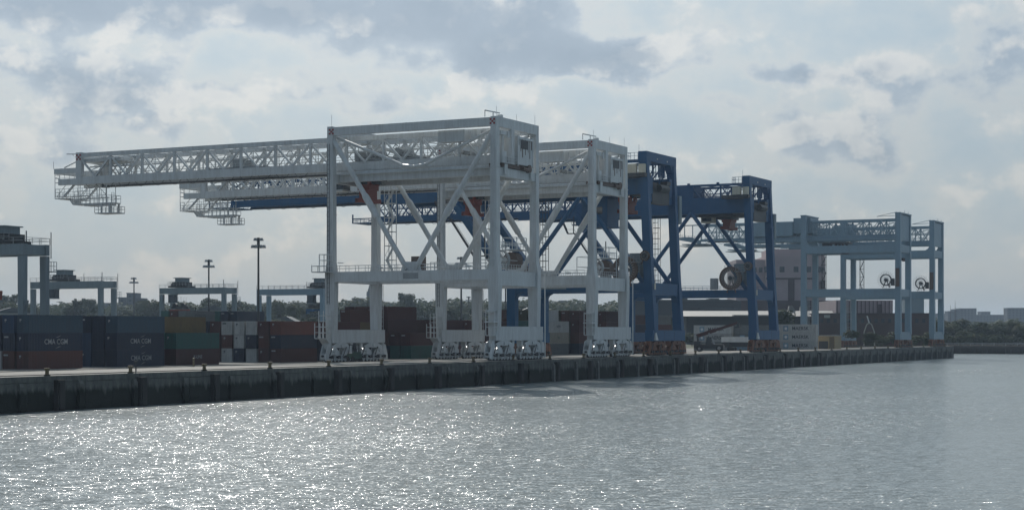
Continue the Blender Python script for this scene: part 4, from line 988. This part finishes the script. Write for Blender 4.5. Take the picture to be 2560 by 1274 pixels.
mast(335, 692, 760, 'small far light mast over the trees at left')
mast(1153, 640, 551, 'light mast between the second white crane landside legs')
mast(1172, 740, 1000, 'tiny light mast on the tree line between white crane legs')
mast(1264, 600, 700, 'light mast showing through the nearest white crane reel platform')

# ---------------------------------------------------------------- vehicles and small things on the quay
def wheel(parent, x, y, r, w, mat=RUBBER):
    o = ob('wheel', MB().tube((x, y-w/2, r), (x, y+w/2, r), r, 16), mat, parent); ob('rim', MB().tube((x, y-w/2-.02, r), (x, y-w/2, r), r*.5, 12), STEEL, o)
t = thing('reach_stacker', 'dark reach stacker with long raised boom under the farther blue crane', 'reach stacker', (452, 171, GZ+.3), R(-90+15))
ob('chassis', MB().box(-4.2, 3.6, -1.4, 1.4, .9, 2.0).box(-4.4, -2.6, -1.5, 1.5, 1.2, 2.9).box(2.2, 3.8, -1.9, 1.9, .7, 1.7), DARK, t)
for x, r in ((-2.9, .8), (2.6, .95)):
    for y in (-1.55, 1.55): wheel(t, x, y, r, .7)
ob('cab', MB().frus((-.4, 0, 2.0), 1.8, 1.6, (-.3, 0, 3.9), 1.3, 1.5), GLASS, t); ob('cab_roof', MB().box(-1.1, .5, -.8, .8, 3.9, 4.05), DARK, t)
ob('boom', MB().beam((-3.8, 0, 4.3), (1.5, 0, 6.0), .9, 1.0).beam((1.5, 0, 6.0), (7.6, 0, 8.0), .65, .75), CC['dark_red'], t)
ob('boom_support', MB().beam((-3.4, -.6, 2.6), (-3.6, -.6, 4.3), .4).beam((-3.4, .6, 2.6), (-3.6, .6, 4.3), .4), DARK, t)
ob('lift_cylinder', MB().tube((1.2, -.5, 1.8), (-.4, -.5, 5.2), .18, 8).tube((1.2, .5, 1.8), (-.4, .5, 5.2), .18, 8), STEEL, t)
ob('spreader', MB().box(7.0, 8.4, -3.0, 3.0, 6.6, 7.0).box(7.4, 8.0, -.8, .8, 7.0, 7.9), DARK, t)
t = thing('semi_trailer', 'long white trailer box on dark legs behind the reach stacker', 'trailer', (474, 164, GZ+.3), R(90))
ob('body', MB().box(0, 11.5, -1.2, 1.2, 2.5, 4.0), WHITEM, t); ob('chassis', MB().box(.4, 11, -.5, .5, 1.1, 2.5).box(9, 11.2, -1.15, 1.15, 1.0, 2.4), DARK, t)
for x in (8.0, 9.3, 2.0):
    for y in (-1.0, 1.0): wheel(t, x, y, .5, .35)
for nm, (x, y), rz, lb, m in (('forklift', (378, 164), 90, 'dark forklift beside the pole right of the nearest white crane', 'dark_red'), ('tractor', (269.5, 172), 60, 'small dark yard tractor in front of the nearest landside bogies', 'green')):
    t = thing(nm, lb, nm, (x, y, GZ+.35 if y > 165 else QZ-.2), R(rz))
    ob('body', MB().box(-1.7, 1.3, -.75, .75, .5, 1.5).frus((-1.2, 0, 1.5), .9, 1.3, (-1.2, 0, 1.8), .8, 1.2), CC[m], t)
    ob('cab', MB().beam((-.6, -.65, 1.4), (-.5, -.65, 3.0), .12).beam((-.6, .65, 1.4), (-.5, .65, 3.0), .12).beam((.9, -.65, 1.4), (.6, -.65, 3.0), .12).beam((.9, .65, 1.4), (.6, .65, 3.0), .12).box(-.7, .8, -.75, .75, 3.0, 3.12), DARK, t)
    ob('seat', MB().box(-.5, .1, -.3, .3, 1.5, 1.75).box(-.6, -.45, -.3, .3, 1.7, 2.3), RUBBER, t)
    if nm == 'forklift': ob('fork_mast', MB().beam((1.5, -.45, .2), (1.6, -.45, 3.6), .16).beam((1.5, .45, .2), (1.6, .45, 3.6), .16).box(1.45, 1.6, -.45, .45, 2.2, 2.35).box(1.6, 2.8, -.4, -.28, .2, .28).box(1.6, 2.8, .28, .4, .2, .28), DARK, t)
    for xx in (-1.1, .9):
        for yy in (-.75, .75): wheel(t, xx, yy, .48, .3)
t = thing('pickup_truck', 'dark pickup truck parked right of the forklift by the nearest crane', 'truck', (391, 163, QZ-.25), R(80))
ob('body', MB().box(-2.7, 2.6, -.9, .9, .5, 1.15).frus((.2, 0, 1.15), 2.2, 1.7, (.0, 0, 1.85), 1.5, 1.5), CC['dark_red'], t); ob('window', MB().box(-.7, .9, -.87, .87, 1.2, 1.7), GLASS, t)
for x in (-1.7, 1.7):
    for y in (-.85, .85): wheel(t, x, y, .4, .25)
t = thing('steel_barrier', 'rusty yellow steel trestle barrier on the apron before the teal containers', 'barrier', (222.5, 172.5, GZ+.32), R(40))
for x in (-1.7, -.2, .5, 1.9): ob('leg', MB().beam((x-.35, 0, 0), (x, 0, 1.25), .16).beam((x+.35, 0, 0), (x, 0, 1.25), .16), YELLOW, t)
ob('rail', MB().beam((-1.9, 0, .8), (2.1, 0, .8), .16).beam((-1.9, 0, 1.25), (2.1, 0, 1.25), .16), YELLOW, t)
t = thing('equipment_shed', 'tan steel shed with dark doorway between the pale blue cranes', 'shed', (516, 156.2, QZ-.05), R(0))
ob('wall', MB().box(-3.5, 3.5, -2.7, 2.7, 0, 4.0), paint('tan_paint', (.36, .27, .14), .6, .35), t); ob('door', MB().box(-3.56, -3.5, -.6, 2.3, .1, 2.4), DARK, t); ob('roof', MB().box(-3.7, 3.7, -2.9, 2.9, 4.0, 4.15), STEEL, t)
ob('panel', MB().box(-3.55, -3.5, -2.5, -1.0, .2, 3.7), YELLOW, t)
# ---------------------------------------------------------------- buildings far behind
PINK = paint('mauve_masonry', (.42, .33, .33), .85, .25, (.17, .13, .13), .05, 1)
PINKD = paint('dark_mauve_masonry', (.075, .05, .055), .85, .25, scale=.05, streak=1)
BRICK = paint('dark_brick', (.085, .05, .045), .9, .3, scale=.08, streak=1)
ROOF = paint('pale_metal_roof', (.19, .19, .18), .6, .3, scale=.1, streak=1)
SLATE = paint('slate_roof', (.07, .085, .095), .8, .3, scale=.1, streak=1)
FAR = paint('far_masonry', (.05, .06, .07), .9, .2, scale=.05, streak=1)
PALEW = paint('pale_wall', (.42, .42, .38), .8, .2, scale=.1, streak=1)
BLUEW = paint('blue_grey_cladding', (.22, .29, .34), .7, .1, scale=.05, streak=1)
def bframe(name, label, px, d, cat='building', yaw=None, group=None):
    """Empty on the ground at column px; local +x runs to the right across the view, +y away"""
    x, y = at(px, d); t = thing(name, label, cat, (x, y, land_z(x, y) if y > 184 else 3.3), VIEW-R(90)+(yaw or 0), group); return t
def pw(d): return d/4300.0
d = 880; k = pw(d)
t = bframe('office_block', 'tall mauve building with a band of square windows behind the pale cranes', 1960, d)
g0 = t.location.z; H = lambda py: zat(py, d)-g0
ob('wall', MB().box(-117*k, -45*k, 4, 40, -2, H(648)), PINK, t)
ob('tower_wall', MB().prism([(-45*k, 0), (80*k, 0), (112*k, 9), (118*k, 30), (118*k, 44), (-45*k, 44)], 'z', -2, H(640)), PINK, t)
ob('penthouse', MB().box(-28*k, 92*k, 8, 40, H(640), H(620)).box(92*k, 112*k, 12, 40, H(640), H(634)), PINK, t)
for i, px_ in enumerate((1916, 1955, 1990, 2022, 2040, 2054)):
    o = ob('window', MB().box((px_-1960-6)*k, (px_-1960+6)*k, -.08 if px_ < 2035 else 1.0, .0 if px_ < 2035 else 4.0, H(680), H(666)), GLASS, t)
ob('band', MB().box(-45*k, 80*k, -.35, -.002, H(698), H(694)), PINKD, t)
ob('stair_slot', MB().box(10*k, 26*k, -.3, -.003, H(752), H(695)), PINKD, t)
for a in (-95, -75, -60): ob('window', MB().box(a*k, (a+9)*k, 3.9, 4.0, H(680), H(668)), GLASS, t)
ob('lower_wing', MB().box(-117*k, 126*k, -14, -1, -2, H(752)), PINKD, t)
ob('window', MB().box(96*k, 104*k, 1.0, 8.0, H(720), H(700)), PINKD, t)
d = 800; k = pw(d)
t = bframe('warehouse', 'long low dark warehouse with rounded roof vents seen under the blue crane beam', 1765, d); g0 = t.location.z
ob('wall', MB().box(-190*k, 88*k, 0, 60, -1, H(752)), FAR, t)
ob('roof', MB().prism([(-190*k, H(752)), (-150*k, H(749)), (60*k, H(748)), (88*k, H(752))], 'y', -.4, 60), SLATE, t)
for a, b_ in ((-62, -44), (12, 36), (-150, -120)): ob('roof_vent', MB().box(a*k, b_*k, 4, 20, H(749), H(745)), SLATE, t)
ob('window_strip', MB().box(-20*k, 70*k, -.1, -.002, H(772), H(768)), GLASS, t)
d = 700; k = pw(d)
t = bframe('transit_shed', 'long pale-roofed shed running behind both dark blue and pale blue cranes', 1890, d); g0 = t.location.z
ob('wall', MB().box(-170*k, 195*k, 6, 40, -1, H(786)), FAR, t)
ob('roof', MB().prism([(0, H(790)), (9, H(776)), (44, H(774)), (44, H(790))], 'x', -185*k, 200*k), ROOF, t)
ob('canopy', MB().box(-60*k, 90*k, -6, 0, H(790), H(787)), ROOF, t)
for a in (90, 120): ob('roof_hatch', MB().prism([(a*k, H(776)), ((a+18)*k, H(776)), ((a+10)*k, H(763)), ((a+2)*k, H(764))], 'y', 9, 12), ROOF, t)
d = 720; k = pw(d)
t = bframe('ribbed_warehouse', 'mauve ribbed warehouse between the pale blue crane legs', 2180, d); g0 = t.location.z
ob('wall', MB().box(-90*k, 52*k, 0, 40, -1, H(750)), PINK, t)
for i in range(14): ob('rib', MB().box((-88+i*10)*k, (-86.5+i*10)*k, -.4, -.003, 0, H(752)), PINKD, t)
ob('door_bay', MB().box(15*k, 25*k, -.3, -.004, 0, H(760)), PINKD, t)
d = 690; k = pw(d)
t = bframe('brick_shed', 'low dark brick building along the shore behind the pale blue cranes', 2190, d); g0 = t.location.z
ob('wall', MB().box(-150*k, 145*k, 0, 22, -1, H(784)), BRICK, t)
ob('roof_edge', MB().box(-151*k, 146*k, -.4, 22.4, H(784), H(782)), PINKD, t)
for i in range(16): ob('window', MB().box((-140+i*17)*k, (-132+i*17)*k, -.12, -.004, H(806), H(796)), GLASS, t)
ob('sign_panel', MB().box(-130*k, -115*k, -.25, -.13, H(794), H(787)), PALEW, t)
t = bframe('tower_block', 'blue-grey windowless block between the two farthest pale crane legs', 2294, 900); k = pw(900); g0 = t.location.z
ob('wall', MB().box(-17*k, 16*k, 0, 25, -1, zat(747, 900)-g0), BLUEW, t); ob('roof_parapet', MB().box(-17.5*k, 16.5*k, -.2, 25.2, zat(747, 900)-g0, zat(746, 900)-g0), FAR, t)
t = bframe('arch_frame', 'white pointed boat-lift frame in front of the brick building', 2173, 640, 'frame'); 
for sg in (-1, 1): ob('post', MB().path([(sg*2.0, 0, 0), (sg*1.9, 0, 6), (sg*.9, 0, 8.8), (0, 0, 9.4)], .2, 6), PALEW, t)
ob('tip', MB().beam((0, 0, 9.4), (-.8, 0, 12.0), .4), WHITEM, t)
for px_, py_, lb in ((2376, 762, 'thin radio mast just right of the farthest crane'), (2388, 752, 'taller thin radio mast on the right skyline')):
    t = bframe('radio_mast', lb, px_, 1100, 'mast'); h_ = zat(py_, 1100)-t.location.z
    ob('pole', MB().tube((0, 0, 0), (0, 0, h_), .22, 6, .1), DARK, t); ob('antenna', MB().beam((-.8, 0, h_*.8), (.8, 0, h_*.8), .1), DARK, t)
# church steeple, hillside houses and town silhouettes
d = 1500; k = pw(d); t = bframe('church_steeple', 'hazy pointed church steeple on the skyline left of the crane leg', 927, d, 'steeple'); g0 = t.location.z
ob('tower', MB().frus((0, 0, 0), 21*k, 21*k, (0, 0, zat(738, d)-g0), 19*k, 19*k).frus((0, 0, zat(738, d)-g0), 15*k, 15*k, (0, 0, zat(722, d)-g0), 13*k, 13*k), FAR, t)
ob('spire', MB().frus((0, 0, zat(722, d)-g0), 11*k, 11*k, (0, 0, zat(699, d)-g0), .6, .6), FAR, t)
for a, b_ in ((-9, -9), (9, -9), (9, 9), (-9, 9)): ob('pinnacle', MB().frus((a*k, b_*k, zat(738, d)-g0), 2.5*k, 2.5*k, (a*k, b_*k, zat(728, d)-g0), .4, .4), FAR, t)
def silhouette(px, d, blocks, label, mat=FAR, name='apartment_building'):
    t = bframe(name, label, px, d); k = pw(d); g0 = t.location.z
    for i, (a, b_, py) in enumerate(blocks):
        hh = zat(py, d)-g0
        w_ = ob('wall', MB().box((a-px)*k, (b_-px)*k, i*.7, 18+i*.7, -3, hh), mat, t)
        n = int((b_-a)*k/4.5); m_ = int(min(hh-6, 16)/3.5)
        wm = MB()
        for q in range(n):
            for r_2 in range(max(0, m_)):
                x0 = (a-px)*k+2+q*4.5; z1 = hh-1.5-r_2*3.5; wm.box(x0, x0+1.8, i*.7-.06, i*.7-.003, z1-1.6, z1)
        if wm.v: ob('windows', wm, GLASS, t)['kind'] = 'stuff'
        ob('roof', MB().box((a-px)*k-.3, (b_-px)*k+.3, i*.7-.4, 18.3+i*.7, hh, hh+.5), SLATE, t)
silhouette(322, 1400, [(296, 316, 744), (316, 340, 733), (340, 356, 746)], 'stepped grey apartment block on the skyline behind the far light mast')
silhouette(268, 1500, [(258, 281, 758)], 'low grey building on the skyline left of the stepped apartment block')
silhouette(1405, 1600, [(1374, 1388, 760), (1388, 1398, 756), (1398, 1418, 752), (1418, 1430, 760), (1430, 1472, 771)], 'stepped institutional building on the skyline between white crane legs')
silhouette(890, 1350, [(862, 880, 752), (880, 905, 746), (905, 922, 754)], 'hazy hillside houses left of the steeple')
silhouette(1010, 1250, [(984, 1050, 764)], 'pale low hospital block below the tall round tree', PALEW)
silhouette(1290, 1500, [(1240, 1262, 757), (1262, 1330, 757)], 'long dark roof on the skyline behind the nearest crane legs')
silhouette(2405, 2300, [(2370, 2386, 778), (2386, 2400, 773), (2400, 2442, 771)], 'hazy stepped building on the right skyline')
silhouette(2466, 2500, [(2452, 2476, 779)], 'small hazy building between the two right skyline buildings')
silhouette(2540, 2200, [(2519, 2575, 770)], 'hazy flat-topped building cut by the right edge')
silhouette(2300, 2400, [(2330, 2372, 784), (2440, 2530, 787)], 'very low hazy roofs along the right skyline')
def house(px, py, d, w, label):
    t = bframe('house', label, px, d, yaw=R(rnd.uniform(-25, 25))); g0 = t.location.z; h = zat(py, d)-g0; h = max(h, 5)
    ob('wall', MB().box(-w/2, w/2, 0, 9, -1, h-2.2), PALEW, t); ob('roof', MB().prism([(-w/2-.4, h-2.3), (w/2+.4, h-2.3), (0, h)], 'y', -.4, 9.4), ROOF if rnd.random() < .5 else SLATE, t)
    for x in (-w*.28, w*.2): ob('window', MB().box(x, x+1, -.05, -.002, h-4.5, h-3), GLASS, t)
for px_, py_, dd, w_, lb in ((533, 762, 760, 13, 'white gabled house in the trees under the middle yard crane'), (880, 783, 620, 9, 'house with a pale gable seen between the nearest crane landside legs'),
                             (30, 768, 700, 16, 'long pale roof at far left behind the nearest yard crane'), (1322, 768, 900, 10, 'white-roofed house seen between the nearest crane waterside legs'),
                             (1205, 776, 900, 9, 'small white house left of the nearest crane waterside leg'), (715, 790, 700, 8, 'small pale house in trees left of the nearest crane')):
    house(px_, py_, dd, w_, lb)

# ---------------------------------------------------------------- trees
def leafmat():
    m = bpy.data.materials.new('foliage'); m.use_nodes = True
    N, L, M = node_kit(m.node_tree); oi = N('ShaderNodeObjectInfo'); geo = N('ShaderNodeNewGeometry')
    n = N('ShaderNodeTexNoise', i_Scale=.5, i_Detail=3.0); tc = N('ShaderNodeTexCoord'); L(tc.outputs['Object'], n.inputs['Vector'])
    a = M('ADD', M('MULTIPLY', n.outputs[0], .5), M('MULTIPLY', oi.outputs['Random'], .5))
    r = ramp(N, [(.2, (.028, .042, .02)), (.5, (.045, .062, .028)), (.8, (.068, .08, .038))]); L(a, r.inputs[0])
    b = N('ShaderNodeBsdfPrincipled', i_Roughness=.8); L(r.outputs[0], b.inputs['Base Color']); b.inputs['Specular IOR Level'].default_value = .2
    tr = N('ShaderNodeBsdfTranslucent'); L(r.outputs[0], tr.inputs[0]); ms = N('ShaderNodeMixShader'); ms.inputs[0].default_value = .3
    L(b.outputs[0], ms.inputs[1]); L(tr.outputs[0], ms.inputs[2])
    o = N('ShaderNodeOutputMaterial'); L(ms.outputs[0], o.inputs[0]); return m
LEAF = leafmat(); BARK = paint('bark', (.06, .045, .035), .9, .3)
def crown_mesh(seed, lobes, nleaf, size, shape=(1, 1, 1)):
    rr = random.Random(seed); v = []; f = []
    L_ = []
    for i in range(lobes):
        a = rr.uniform(0, 6.28); e = rr.uniform(-.35, 1.0); rad = rr.uniform(.25, .62)
        L_.append((math.cos(a)*rad*shape[0], math.sin(a)*rad*shape[1], (.1+.62*e)*shape[2], rr.uniform(.24, .44)))
    for i in range(nleaf):
        cx, cy, cz, R_ = L_[rr.randrange(lobes)]
        d_ = Vector((rr.gauss(0, 1), rr.gauss(0, 1), rr.gauss(0, 1))).normalized()*R_*rr.uniform(.55, 1.08)
        c = Vector((cx, cy, cz))+d_
        n = (d_.normalized()+Vector((rr.uniform(-.7, .7), rr.uniform(-.7, .7), rr.uniform(-.3, .9)))).normalized()
        a = n.orthogonal().normalized(); a.rotate(Matrix.Rotation(rr.uniform(0, 6.28), 3, n)); b = n.cross(a)
        s_ = size*rr.uniform(.6, 1.4); k = len(v)
        v += [tuple(c+a*s_), tuple(c+b*s_*.7), tuple(c-a*s_*.9), tuple(c-b*s_*.8)]; f.append((k, k+1, k+2, k+3))
    m = bpy.data.meshes.new('crown'); m.from_pydata(v, [], f); m.update(); return m
CROWN = [crown_mesh(i, 9+i % 4, 1500, .075, [(1, 1, .9), (1, 1, 1.15), (.85, .85, 1.3), (1.15, 1.15, .75), (1, 1, 1)][i % 5]) for i in range(6)]
def trunk_mesh():
    s = MB().tube((0, 0, -.1), (.02, 0, .55), .05, 7, .035)
    for i in range(5):
        a = i*1.3; s.tube((.02, 0, .4+.03*i), (.3*math.cos(a), .3*math.sin(a), .8+.06*i), .025, 5, .008)
    return s.mesh('trunk')
TRUNK = trunk_mesh()
def tree(px, d, h, w, label, i, group):
    x, y = at(px, d); gz = land_z(x, y) if y > 184.3 else 3.3
    t = thing('tree', label, 'tree', (x, y, gz), rnd.uniform(0, 6.28), group)
    tk = ob('trunk', TRUNK, BARK, t); tk.scale = (h*.55, h*.55, h*.75)
    c = ob('crown', CROWN[i % 6], LEAF, t, (0, 0, h*.45)); c.scale = (w/2*1.15, w/2*1.15, h*.52)
G1 = 'trees on the ridge behind the container yard'; G2 = 'trees along the far right shore'; G3 = 'trees behind the yard on lower ground'
named = [(92, 757, 900, 'rounded tree between the two pairs of legs at far left'), (190, 745, 900, 'round tree under the second yard crane beam'), (225, 750, 950, 'round tree right of the one under the second yard crane'),
         (375, 739, 900, 'bushy tree just right of the far light mast'), (532, 743, 950, 'pointed tree behind the middle yard crane'), (613, 754, 950, 'small round tree in the gap between two yard cranes'),
         (715, 747, 820, 'broad pointed tree beneath the bluish yard crane'), (770, 752, 900, 'round tree below the blue spreader'),
         (1018, 737, 1000, 'tall round tree standing above the skyline between white crane legs'), (1040, 751, 1000, 'smaller ragged tree right of the tall round one'),
         (1065, 754, 900, 'dome-shaped tree left of the second crane landside leg'), (1092, 760, 900, 'small dome-shaped tree touching the second crane leg'),
         (987, 755, 900, 'dark tree beside the landside leg of the nearest crane'), (1185, 751, 1000, 'spreading tree between the second crane landside legs'), (1962, 778, 640, 'dark green tree between the farther blue crane leg and pale crane'),
         (8, 742, 900, 'leafy tree at the far left edge'), (1133, 758, 1000, 'tree behind the light mast between second crane legs')]
for i, (px_, py_, dd, lb) in enumerate(named):
    x, y = at(px_, dd); gz = land_z(x, y); h = max(7, zat(py_, dd)-gz); tree(px_, dd, h*1.0, h*.9 if h < 16 else h*.75, lb, i, 'prominent single trees on the skyline')
px_ = -40; i = 0
while px_ < 1560:
    dd = rnd.uniform(880, 1080); x, y = at(px_, dd); h = rnd.choice((9, 10.5, 12, 14, 17))*rnd.uniform(.9, 1.12)*(1.0 if px_ < 1230 else .8)
    tree(px_, dd, h, h*rnd.uniform(.9, 1.2), 'green tree in the ridge line of similar trees behind the yard', i, G1); px_ += rnd.uniform(20, 34); i += 1
px_ = -30
while px_ < 1700:
    dd = rnd.uniform(600, 760); h = rnd.uniform(7, 11)
    tree(px_, dd, h, h*rnd.uniform(1.0, 1.3), 'green tree on lower ground between the yard and the ridge', i, G3); px_ += rnd.uniform(28, 46); i += 1
px_ = 2240
while px_ < 2620:
    dd = rnd.uniform(775, 830); h = rnd.uniform(8, 12.5)
    tree(px_, dd, h, h*rnd.uniform(1.0, 1.4), 'bushy green tree on the bank above the timber wharf', i, G2); px_ += rnd.uniform(14, 26); i += 1
px_ = 1730
while px_ < 2330:
    dd = rnd.uniform(600, 660); h = rnd.uniform(3.5, 7.0)
    if px_ < 1900 or px_ > 2090: tree(px_, dd, h, h*rnd.uniform(1.2, 1.8), 'low green bush between the containers and the sheds', i, 'bushes behind the far containers')
    px_ += rnd.uniform(16, 30); i += 1
def woods(name, n, seed, region):
    rr = random.Random(seed); v = []; f = []
    for q in range(n):
        px_, dd, h = region(rr); x, y = at(px_, dd); gz = land_z(x, y) if y > 184.3 else 3.3
        w_ = h*rr.uniform(.45, .7)
        for j in range(70):
            d_ = Vector((rr.gauss(0, 1), rr.gauss(0, 1), rr.gauss(0, 1))).normalized()
            c = Vector((x, y, gz+h*.55))+Vector((d_.x*w_, d_.y*w_, d_.z*h*.45))*rr.uniform(.7, 1.05)
            nn = (d_+Vector((rr.uniform(-.6, .6), rr.uniform(-.6, .6), rr.uniform(-.2, .8)))).normalized(); a = nn.orthogonal().normalized(); b = nn.cross(a); s_ = rr.uniform(.8, 1.7)
            k = len(v); v += [tuple(c+a*s_), tuple(c+b*s_), tuple(c-a*s_), tuple(c-b*s_)]; f.append((k, k+1, k+2, k+3))
    m = bpy.data.meshes.new(name); m.from_pydata(v, [], f); m.update(); tag(ob(name, m, LEAF), 'hazy wooded hillside behind the container yard', kind='stuff')
woods('woods', 620, 3, lambda r: (r.uniform(-120, 1750), r.uniform(1050, 1600), r.uniform(9, 13)))
woods('far_woods', 260, 5, lambda r: (r.uniform(1700, 2700), r.uniform(1100, 2100), r.uniform(8, 12)))
woods('undergrowth', 420, 9, lambda r: (r.uniform(-60, 1700), r.uniform(570, 900), r.uniform(3, 6)))
woods('bank_scrub', 200, 11, lambda r: (r.uniform(2100, 2640), r.uniform(765, 800), r.uniform(2.5, 5)))

# ---------------------------------------------------------------- air
def haze():
    m = bpy.data.materials.new('haze'); m.use_nodes = True
    N, L, M = node_kit(m.node_tree); v = N('ShaderNodeVolumePrincipled'); v.inputs['Color'].default_value = (.62, .79, 1.0, 1); v.inputs['Density'].default_value = HAZE; v.inputs['Anisotropy'].default_value = .35
    o = N('ShaderNodeOutputMaterial'); L(v.outputs[0], o.inputs['Volume']); m.volume_intersection_method if False else None
    s = MB().box(-900, 5200, -3000, 5800, -3.0, 66)
    h = ob('haze', s, m); tag(h, kind='stuff')
haze()
